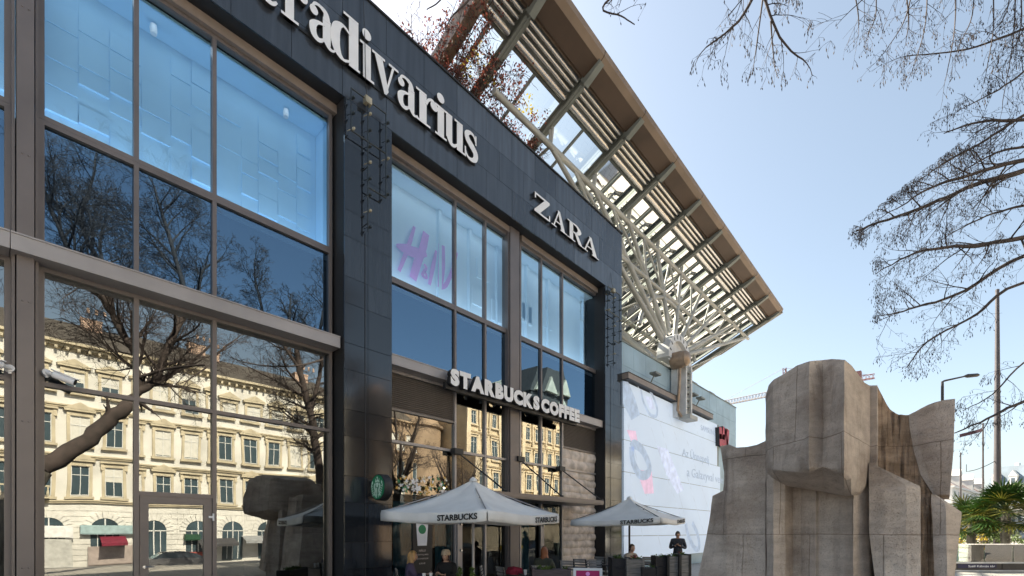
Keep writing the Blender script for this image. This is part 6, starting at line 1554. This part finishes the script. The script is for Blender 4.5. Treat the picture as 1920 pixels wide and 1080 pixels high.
planter(1270, 1288, 13.1, 1.12, M['wood_gr'], 'end planter with red flowers in front of the standing person', fl=flower, side=M['black'])
planter(742, 885, 9.3, .70, M['wood_dk'], 'long low dark planter under the near parasol', depth=.3)
for px, d, h in ((885, 10.0, .95), (862, 10.1, .9)):
    p = P(px, 996, d); t = thing('small_fir', (p.x, p.y, .7), 'little potted fir by the parasol pole' if h > .92 else 'smaller green potted shrub left of the little fir', 'plant'); mb = MB()
    for k in range(8): leafball(mb, (p.x, p.y, .72+k*.035), .085-.009*k, 26, .05, rd, .4)
    mb.build('foliage', M['grn_leaf'], t, fix=False); mb = MB(); mb.tube([(p.x, p.y, .6), (p.x, p.y, .98)], .01, 6); mb.lathe((p.x, p.y, .0), [(.10, .0), (.13, .68), (.11, .69)], 12); mb.build('pot', M['wood_gr'], t)
for px, d, z, lb in ((795, 10.0, .76, 'white paper cup left on the small table'), (808, 10.05, .76, 'taller white paper cup right on the small table'), (985, 10.9, .76, 'paper cup in front of the auburn haired person')):
    p = P(px, 996, d); mb = MB(); mb.lathe((p.x, p.y, z), [(.028, 0), (.038, .10), (.041, .102), (.041, .115), (.03, .118)], 14); o = mb.build('paper_cup', M['white'], None, smooth=40, loc=(p.x, p.y, z)); tag(o, lb, 'cup')
# magenta board
p = P(1102, 996, 10.4); t = thing('sandwich_board', (p.x, p.y, 0), 'magenta folding board with pale frame and white writing', 'sign board'); rz = ANG-R(8)
F = lambda u, v, z: Vector((p.x, p.y, 0))+Vector((math.cos(rz)*u-math.sin(rz)*v, math.sin(rz)*u+math.cos(rz)*v, z))
for s in (-1, 1):
    mb = MB(); bt = lambda z: s*(.30*(1-z/.95)+.02)
    for u0, u1, z0, z1 in ((-.31, -.25, 0, .95), (.25, .31, 0, .95), (-.25, .25, .90, .95), (-.25, .25, .08, .14)):
        i = len(mb.v); mb.v += [tuple(F(u, bt(z)+o_, z)) for o_ in (-.012, .012) for u, z in ((u0, z0), (u1, z0), (u1, z1), (u0, z1))]; mb.f += [(i, i+1, i+2, i+3), (i+7, i+6, i+5, i+4)]+[(i+k, i+4+k, i+4+(k+1) % 4, i+(k+1) % 4) for k in range(4)]; mb.m += [0]*6
    mb.build('frame', M['cam_white'], t)
    mb = MB(); mb.poly([F(-.25, bt(.14), .14), F(.25, bt(.14), .14), F(.25, bt(.90), .90), F(-.25, bt(.90), .90)]); mb.build('poster', M['magenta'], t)
bt = lambda z: -(.30*(1-z/.95)+.026)
text_obj('poster_text', 'HOZD EL A KUPONT', lambda u, v, q: F(-.23+u, bt(.70+v)-q, .70+v), .055, .46, .002, M['white'], t)
mb = MB(); mb.poly([F(.045*math.cos(a), bt(.83+.045*math.sin(a)), .83+.045*math.sin(a)) for a in np.linspace(0, 2*math.pi, 16)[:-1]]); mb.build('poster_disc', M['pink'], t)
# ================================================================ right edge: glass balustrade, palms, poles, far houses, crane
d = 20.7
a = P(1792, 996, d); b = P(2060, 996, d); dv = (b-a).normalized(); nv = Vector((-dv.y, dv.x, 0))
F = lambda u, v, z: Vector((a.x, a.y, 0))+dv*u+nv*v+Vector((0, 0, z))
bal = thing('glass_balustrade', (a.x, a.y, 0), 'glass balustrade over a pale kerb with a dark blue lettered strip', 'balustrade')
L_ = (b-a).length
def bx(mb, u0, u1, v0, v1, z0, z1): mb.prism([(u0, v0), (u1, v0), (u1, v1), (u0, v1)], lambda u, v, h: F(u, v, h), z0, z1)
mb = MB(); bx(mb, 0, L_, -.03, .03, 1.17, 1.21); mb.build('rail', M['chrome'], bal)
for k in range(5):
    mb = MB(); bx(mb, k*L_/5+.02, (k+1)*L_/5-.02, -.008, .008, .42, 1.168); mb.build('glass_pane', glass('balustrade_glass', .10, (1, 1, 1), (.80, .88, .84), 0), bal)
mb = MB(); bx(mb, 0, L_, .3, .6, 0, .92); mb.build('planting_wall', pm('pale_green_concrete', (0.50, 0.52, 0.44), 0.8, var=.1), bal)
mb = MB(); bx(mb, -.1, L_, -.06, .06, .36, .42); bx(mb, -.1, L_, -.10, .10, .02, .07); mb.build('ledge', M['hub'], bal)
mb = MB(); bx(mb, 0.0, 1.95, -.03, .03, .08, .355); bx(mb, 2.0, L_, -.02, .02, .08, .355); mb.build('strip', pm('dark_stair_opening', (0.05, 0.045, 0.042), .6, var=.2), bal)
mb = MB(); bx(mb, .05, 1.72, -.045, -.032, .16, .33); sg = mb.build('sign_strip', pm('navy_sign', (0.012, 0.012, 0.06), .5), bal)
text_obj('sign_text', 'Széll Kálmán tér', lambda u, v, q: F(.5+u, -.046-q, .20+v), .09, 1.15, .003, M['white'], sg, .01)
# palms
pal = [pm('palm_leaf_green', (0.035, 0.085, 0.014), .45, var=.3, scale=2), pm('palm_leaf_yellow', (0.20, 0.19, 0.03), .5, var=.3, scale=2)]
for m_ in pal+[M['yel_leaf'], M['rust_leaf']]:
    n = m_.node_tree; b_ = n.nodes['Principled BSDF']; tr = nd(n, 'ShaderNodeBsdfTranslucent'); ms = nd(n, 'ShaderNodeMixShader'); ms.inputs[0].default_value = .3
    n.links.new(b_.inputs['Base Color'].links[0].from_socket, tr.inputs[0]); n.links.new(b_.outputs[0], ms.inputs[1]); n.links.new(tr.outputs[0], ms.inputs[2]); n.links.new(ms.outputs[0], n.nodes['Material Output'].inputs[0])
def palm(px, d, zc, R_, n, label, seed, mix=.3, trunk=.16):
    p = P(px, 996, d); t = thing('palm_tree', (p.x, p.y, 0), label, 'palm tree', 'palms behind the balustrade'); r = random.Random(seed)
    mb = MB(); pts = [(p.x+.03*math.sin(k), p.y, zc*k/8) for k in range(9)]; mb.tube(pts, [trunk*(1.15-.1*math.sin(k*2.2)) for k in range(9)], 12)
    for k in range(70): a_ = r.uniform(0, 6.28); z = r.uniform(.2, zc); mb.bar((p.x+trunk*.9*math.cos(a_), p.y+trunk*.9*math.sin(a_), z), (p.x+trunk*1.35*math.cos(a_), p.y+trunk*1.35*math.sin(a_), z+.12), .05, .02)
    mb.build('trunk', M['bark'], t)
    mbs = [MB(), MB()]
    for k in range(n):
        el = r.uniform(-.55, 1.25); az = r.uniform(0, 6.283); d0 = Vector((math.cos(az)*math.cos(el), math.sin(az)*math.cos(el), math.sin(el))); L1 = R_*r.uniform(.45, .62); base = Vector((p.x, p.y, zc)); tip = base+d0*L1+Vector((0, 0, -.12*L1))
        mb = mbs[1 if r.random() < mix else 0]; mb.tube([base, tip], [.018, .012], 4, False)
        u = d0.cross(Vector((0, 0, 1))); u = u.normalized() if u.length > .1 else Vector((1, 0, 0)); v = u.cross(d0).normalized(); fl = R_*r.uniform(.40, .52)
        for j in range(22):
            a_ = R(-125+250*j/21); dd = (d0*math.cos(a_)+u*math.sin(a_)+v*r.uniform(-.05, .16)).normalized(); e = tip+dd*fl*r.uniform(.85, 1.05)+Vector((0, 0, -.16*fl*abs(math.sin(a_))-.10*fl)); m = tip.lerp(e, .55)+Vector((0, 0, .06*fl)); w_ = (d0*-math.sin(a_)+u*math.cos(a_))*.032
            i = len(mb.v); mb.v += [tuple(tip), tuple(m+w_), tuple(e), tuple(m-w_)]; mb.f.append((i, i+1, i+2, i+3)); mb.m.append(0)
    c = mbs[0].build('crown', pal[0], t, fix=False); mbs[1].build('fronds', pal[1], t, fix=False)
palm(1886, 24, 2.75, 2.0, 74, 'larger fan palm with a clear trunk behind the balustrade', 1, .25)
palm(1822, 26, 2.25, 1.9, 54, 'lower bushy palm close beside the monument', 2, .4)
palm(1846, 29, 2.3, 1.8, 44, 'low palm half hidden between the two nearer palms', 3, .5)
def shrub(px, d, z, r_, mat, label, n=900, sz=.12):
    p = P(px, 996, d); t = thing('shrub', (p.x, p.y, 0), label, 'shrub', 'shrubs behind the balustrade'); r = random.Random(int(px)); mb = MB()
    for k in range(14): leafball(mb, (p.x+r.uniform(-r_, r_), p.y+r.uniform(-r_, r_)*.6, z*r.uniform(.15, .9)), r_*.42, n//14, sz, r, .9)
    mb.build('foliage', mat, t, fix=False); mb = MB()
    for k in range(6): mb.tube([(p.x, p.y, 0), (p.x+r.uniform(-r_, r_)*.7, p.y+r.uniform(-.3, .3), z*.8)], [.03, .01], 5)
    mb.build('stem', M['bark'], t)
shrub(1812, 28, 2.0, .8, M['yel_leaf'], 'yellow leaved shrub right beside the monument'); shrub(1838, 27, 1.6, 1.0, M['grn_leaf'], 'green shrub under the lower palm'); shrub(1866, 30, 1.7, .9, M['grn_leaf'], 'dull green shrub under the middle palm'); shrub(1900, 33, 1.3, .8, M['grn_leaf'], 'green shrub past the larger palm trunk')
shrub(1800, 23.5, 1.35, .5, M['grn_leaf'], 'small green shrub at the monument edge above the rail', 400, .09)
# poles
def pole(px, d, ytop, r0, r1, label, name='steel_mast'):
    p = P(px, 996, d); z = P(px, ytop, d).z; mb = MB(); n = 10; mb.tube([(p.x, p.y, z*k/n) for k in range(n+1)], [r0+(r1-r0)*k/n for k in range(n+1)], 16); mb.lathe((p.x, p.y, z), [(r1*1.1, -.05), (r1*1.1, .06), (.02, .1)], 12); mb.lathe((p.x, p.y, 0), [(r0*1.5, 0), (r0*1.5, .05), (r0*1.1, .4)], 16); o = mb.build(name, pm('grey_mast_paint', (0.075, 0.068, 0.074), .6, var=.1), None, smooth=40, loc=(p.x, p.y, 0)); tag(o, label, 'pole'); return o
pole(1870, 28, 545, .20, .085, 'tall tapering grey steel mast rising behind the larger palm')
pole(1843, 42, 795, .09, .06, 'thin mast left of the tall grey mast', 'flag_pole'); pole(1801, 44, 850, .12, .05, 'short thin mast just beside the monument', 'thin_mast')
p = P(1843, 800, 42); mb = MB(); mb.grid([[(p.x-dx_, p.y+.15*math.sin(dx_*3), p.z-.1-z_-.25*dx_) for dx_ in np.linspace(0, 1.5, 7)] for z_ in (0, .15, .3)]); o = mb.build('flag', pm('dull_red_flag', (0.07, 0.035, 0.05), .8), None, smooth=180, loc=p); tag(o, 'dull red flag drooping from the thin mast', 'flag')
p = P(1767, 996, 25); t = thing('street_lamp', (p.x, p.y, 0), 'dark street lamp with a long arm behind the monument wing', 'street lamp'); z = P(1767, 716, 25).z; q = P(1812, 705, 25); e = P(1836, 703, 25)
mb = MB(); mb.tube([(p.x, p.y, 0), (p.x, p.y, z-.25), (p.x, p.y, z), P(1771, 714, 25), q], [.09, .065, .06, .05, .04], 10); mb.build('pole', chm, t, smooth=40)
mb = MB(); dv_ = (e-q).normalized(); mb.tube([q-dv_*.1, q+dv_*.05, e-dv_*.1, e], [.05, .10, .09, .04], 10); mb.build('lamp_head', chm, t, smooth=50)
mb = MB(); mb.tube([onY(1812, 871, 39.8)]+[P(1812+58*k/10, 881+15*(k/10)*0-22*(k/10)**1.6+3, 28) for k in range(11)], .02, 5); o = mb.build('hanging_cable', M['black'], None, loc=P(1812, 880, 28)); tag(o, 'black cable sagging from the tall mast to the left', 'cable')
# far houses
fw = pm('pale_far_render', (0.62, 0.62, 0.60), .85, var=.06, scale=.15); slate = pm('blue_grey_slate', (0.13, 0.18, 0.23), .6, var=.15, scale=.3); redroof = pm('weathered_red_roof', (0.30, 0.17, 0.13), .8, var=.3, scale=.25, stretch=(3, .3, 1), col2=(0.55, 0.5, 0.46)); fgl = pm('far_window', (0.10, 0.13, 0.16), .3)
def farhouse(px0, px1, d0, d1, zt, label, roofm_, rh, fl, nw, mans=False, back=14, seed=1):
    a = P(px0, 996, d0); b = P(px1, 996, d1); u = Vector((b.x-a.x, b.y-a.y, 0)); L_ = u.length; u.normalize(); n_ = Vector((-u.y, u.x, 0)); t = thing('town_house', (a.x, a.y, 0), label, 'building', 'town houses at the far end'); Fh = lambda q, v, h: Vector((a.x, a.y, 0))+u*q+n_*v+Vector((0, 0, h))
    mb = MB(); mb.prism([(0, 0), (L_, 0), (L_, back), (0, back)], Fh, 0, zt); mb.prism([(-.3, -.4), (L_+.3, -.4), (L_+.3, back+.3), (-.3, back+.3)], Fh, zt+.01, zt+.5)
    for k in range(1, fl): mb.prism([(0, -.2), (L_, -.2), (L_, -.01), (0, -.01)], Fh, zt*k/fl-.15, zt*k/fl+.15)
    mb.build('wall', fw, t)
    for r in range(fl):
        for k in range(nw):
            q = L_*(k+.5)/nw; w_ = L_/nw*.22; z0 = zt*(r+.28)/fl; z1 = zt*(r+.78)/fl; mb = MB(); mb.prism([(q-w_, -.05), (q+w_, -.05), (q+w_, -.012), (q-w_, -.012)], Fh, z0, z1); mb.build('window', fgl, t)
    mb = MB(); z0 = zt+.51
    if mans: mb.poly([Fh(0, -.2, z0), Fh(L_, -.2, z0), Fh(L_-.6, 1.6, z0+rh), Fh(.6, 1.6, z0+rh)]); mb.poly([Fh(0, back, z0), Fh(0, -.2, z0), Fh(.6, 1.6, z0+rh), Fh(.6, back-1, z0+rh)]); mb.poly([Fh(L_, -.2, z0), Fh(L_, back, z0), Fh(L_-.6, back-1, z0+rh), Fh(L_-.6, 1.6, z0+rh)]); mb.poly([Fh(.6, 1.6, z0+rh), Fh(L_-.6, 1.6, z0+rh), Fh(L_-.6, back-1, z0+rh), Fh(.6, back-1, z0+rh)])
    else: mb.poly([Fh(-.2, -.4, z0), Fh(L_+.2, -.4, z0), Fh(L_+.2, back/2, z0+rh), Fh(-.2, back/2, z0+rh)]); mb.poly([Fh(-.2, -.4, z0), Fh(-.2, back/2, z0+rh), Fh(-.2, back, z0)]); mb.poly([Fh(L_+.2, -.4, z0), Fh(L_+.2, back, z0), Fh(L_+.2, back/2, z0+rh)])
    rf = mb.build('roof', roofm_, t)
    r = random.Random(seed)
    for k in range(max(1, nw//3)):
        q = L_*(k+.5)/max(1, nw//3); mb = MB(); mb.prism([(q-.9, -.35), (q+.9, -.35), (q+.9, 2), (q-.9, 2)], Fh, z0+.02, z0+rh*.5); mb.prism([(q-1.1, z0+rh*.5), (q+1.1, z0+rh*.5), (q, z0+rh*.78)], lambda q_, h, v: Fh(q_, v, h), -.45, 2.4); mb.build('dormer', fw, rf)
        mb = MB(); mb.prism([(q-.4, -.42), (q+.4, -.42), (q+.4, -.37), (q-.4, -.37)], Fh, z0+.25*rh*.5+.2, z0+rh*.42); mb.build('dormer_pane', fgl, rf)
        mb = MB(); mb.prism([(q+1.8, back/2-1), (q+2.8, back/2-1), (q+2.8, back/2), (q+1.8, back/2)], Fh, z0+rh*.4, z0+rh+1.2); mb.build('chimney', fw, rf)
farhouse(1786, 1850, 118, 150, 12.5, 'pale far house with a ribbed reddish roof beside the monument', redroof, 6.0, 4, 9)
farhouse(1852, 1990, 150, 135, 14.5, 'grand far house under a blue grey mansard roof with dormers', slate, 6.6, 4, 12, True)
farhouse(1700, 1812, 185, 185, 15, 'far house with a dark roof mostly behind the monument', slate, 4.5, 4, 8)
p = P(1902, 940, 96); mb = MB(); c_ = Vector((p.x+6, p.y, 0)); mb.box(c_.x-9, c_.x+12, c_.y-4, c_.y+6, 5.2, 5.45); mb.prism([(c_.x-9.3, 5.46), (c_.x+12.3, 5.46), (c_.x+1.5, 8.4)], lambda u, v, h: (u, h, v), c_.y-4.3, c_.y+6.3)
for k in range(5): mb.box(c_.x-8.5+k*5, c_.x-8.1+k*5, c_.y-3.5, c_.y-3.1, 0, 5.19)
o = mb.build('tram_shelter', pm('pale_shelter_roof', (0.5, 0.47, 0.42), .7, var=.1), None, loc=(c_.x, c_.y, 0)); tag(o, 'pale open shelter roof at the right edge beyond the palms', 'shelter')
mb = MB(); r = random.Random(77)
for k in range(30): p = P(1780+7*k, 996, 330); leafball(mb, (p.x, p.y, 18+r.uniform(-3, 5)), 7, 130, 2.2, r, 1)
for k in range(30): p = P(1780+7*k, 996, 330); mb.tube([(p.x, p.y, 0), (p.x, p.y, 18)], [.8, .3], 5)
tag(mb.build('wooded_hill', pm('far_tree_green', (0.07, 0.085, 0.05), .9, var=.3, scale=.1), fix=False), kind='stuff')
# tower crane far behind
A_, B_, C_ = P(1345, 760, 164), P(1472, 737, 148), P(1640, 707, 133.5); AP = P(1471, 690, 148)
zc = B_.z; A_.z = zc; C_.z = zc
t = thing('tower_crane', (B_.x, B_.y, 0), 'red and grey tower crane far off behind the monument', 'crane'); cg = pm('crane_grey', (0.24, 0.22, 0.22), .6); cr = pm('crane_red', (0.20, 0.10, 0.095), .6)
def lattice(p, q, wd, ht, n, mat, name):
    mb = MB(); dv = (q-p).normalized(); s = dv.cross(Vector((0, 0, 1)))
    if s.length < .1: s = Vector((1, 0, 0)); up = Vector((0, 1, 0))
    else: s.normalize(); up = Vector((0, 0, 1))
    cs = [p-s*wd/2, p+s*wd/2, p+up*ht]; e = q-p
    if name == 'mast': cs = [p-s*wd/2-up*wd/2, p+s*wd/2-up*wd/2, p+s*wd/2+up*wd/2, p-s*wd/2+up*wd/2]
    for c_ in cs: mb.tube([c_, c_+e], .13, 5)
    for k in range(n):
        for i in range(len(cs)): mb.tube([cs[i]+e*(k/n), cs[(i+1) % len(cs)]+e*((k+.5)/n)], .06, 4); mb.tube([cs[(i+1) % len(cs)]+e*((k+.5)/n), cs[i]+e*((k+1)/n)], .06, 4)
    mb.build(name, mat, t)
lattice(A_, B_, 1.2, 1.5, 22, cg, 'jib'); lattice(B_, C_, 1.2, 1.2, 14, cr, 'counter_jib'); lattice(Vector((B_.x, B_.y, 0)), B_, 1.7, 1.7, 24, cr, 'mast'); lattice(B_+Vector((0, 0, .5)), AP, .9, .9, 4, cr, 'apex')
mb = MB(); mb.tube([AP, A_.lerp(B_, .1)+Vector((0, 0, 1.5))], .06, 4); mb.tube([AP, C_+Vector((0, 0, .8))], .06, 4); mb.build('tie_rod', cg, t)
p = P(1608, 700, 134); mb = MB(); mb.box(p.x-.9, p.x+.9, p.y-.9, p.y+.9, C_.z+.1, p.z+.4); mb.build('winch_house', cr, t)
# ================================================================ climbing plant on the canopy's first rafters
t = thing('climbing_plant', (-1.2, 9.5, 14.1), 'half bare reddish climbing plant over the first canopy rafters', 'plant')
T = Tree(41, False); lv = [MB(), MB(), MB()]; r = T.r
def vine(p0, p1, sag, n, w_):
    p0 = Vector(p0); p1 = Vector(p1); pts = [p0.lerp(p1, k/8)+Vector((r.gauss(0, .08), r.gauss(0, .08), r.gauss(0, .08)-sag*math.sin(math.pi*k/8))) for k in range(9)]; T.mb.tube(pts, [w_]*4+[w_*.6]*5, 5)
    for k in range(n):
        q = r.uniform(0, 8); i = min(int(q), 7); p = pts[i].lerp(pts[i+1], q-i); d_ = Vector((r.gauss(0, 1), r.gauss(0, 1), r.gauss(-.15, .8))).normalized(); T.branch(p, d_, r.uniform(.35, .9), .008, 1, -.04, .10)
        for _ in range(3): leafball(lv[0 if r.random() < .80 else 1], p+d_*r.uniform(.05, .7), .17, 7, .085, r)
for y, s0, s1, n in ((9.35, 8.5, 1.4, 130), (10.6, 7.5, 1.9, 110), (13.3, 6.0, 2.6, 50)):
    for k in range(4): vine(K(s0, y+r.uniform(-.25, .25), -.5), K(s1, y+r.uniform(-.25, .25), -.35), .1, n//4, .02)
for k in range(26):
    y = r.uniform(8.2, 13.0); vine((-1.0-r.random(), y, 14.1), K(r.uniform(1.6, 4.4), y+r.uniform(-1.5, 1.5), -.3), r.uniform(-.1, .3), 12, .012)
for k in range(10): y = r.uniform(7.8, 9.6); T.branch(Vector((-.9, y, 14.1)), Vector((r.uniform(-.1, .3), r.uniform(-.5, .1), 1)).normalized(), r.uniform(.9, 1.7), .012, 2, .01, .12); [leafball(lv[0], (-.9+r.uniform(-.2, .2), y+r.uniform(-.4, .4), 14.2+r.uniform(0, 1.2)), .3, 16, .09, r) for _ in range(4)]
for px, py in ((895, 115), (893, 110), (985, 205), (925, 160), (950, 80), (870, 130), (990, 200)): p = onX(px, py, -.4); [leafball(lv[2], p+Vector((0, r.gauss(0, .15), r.gauss(0, .15))), .22, 10, .10, r) for _ in range(3)]
c = T.mb.build('stems', M['twig'], t, fix=False); lv[0].build('red_leaves', M['rust_leaf'], c, fix=False); lv[1].build('brown_leaves', M['twig'], c, fix=False); lv[2].build('yellow_leaves', M['yel_leaf'], c, fix=False)
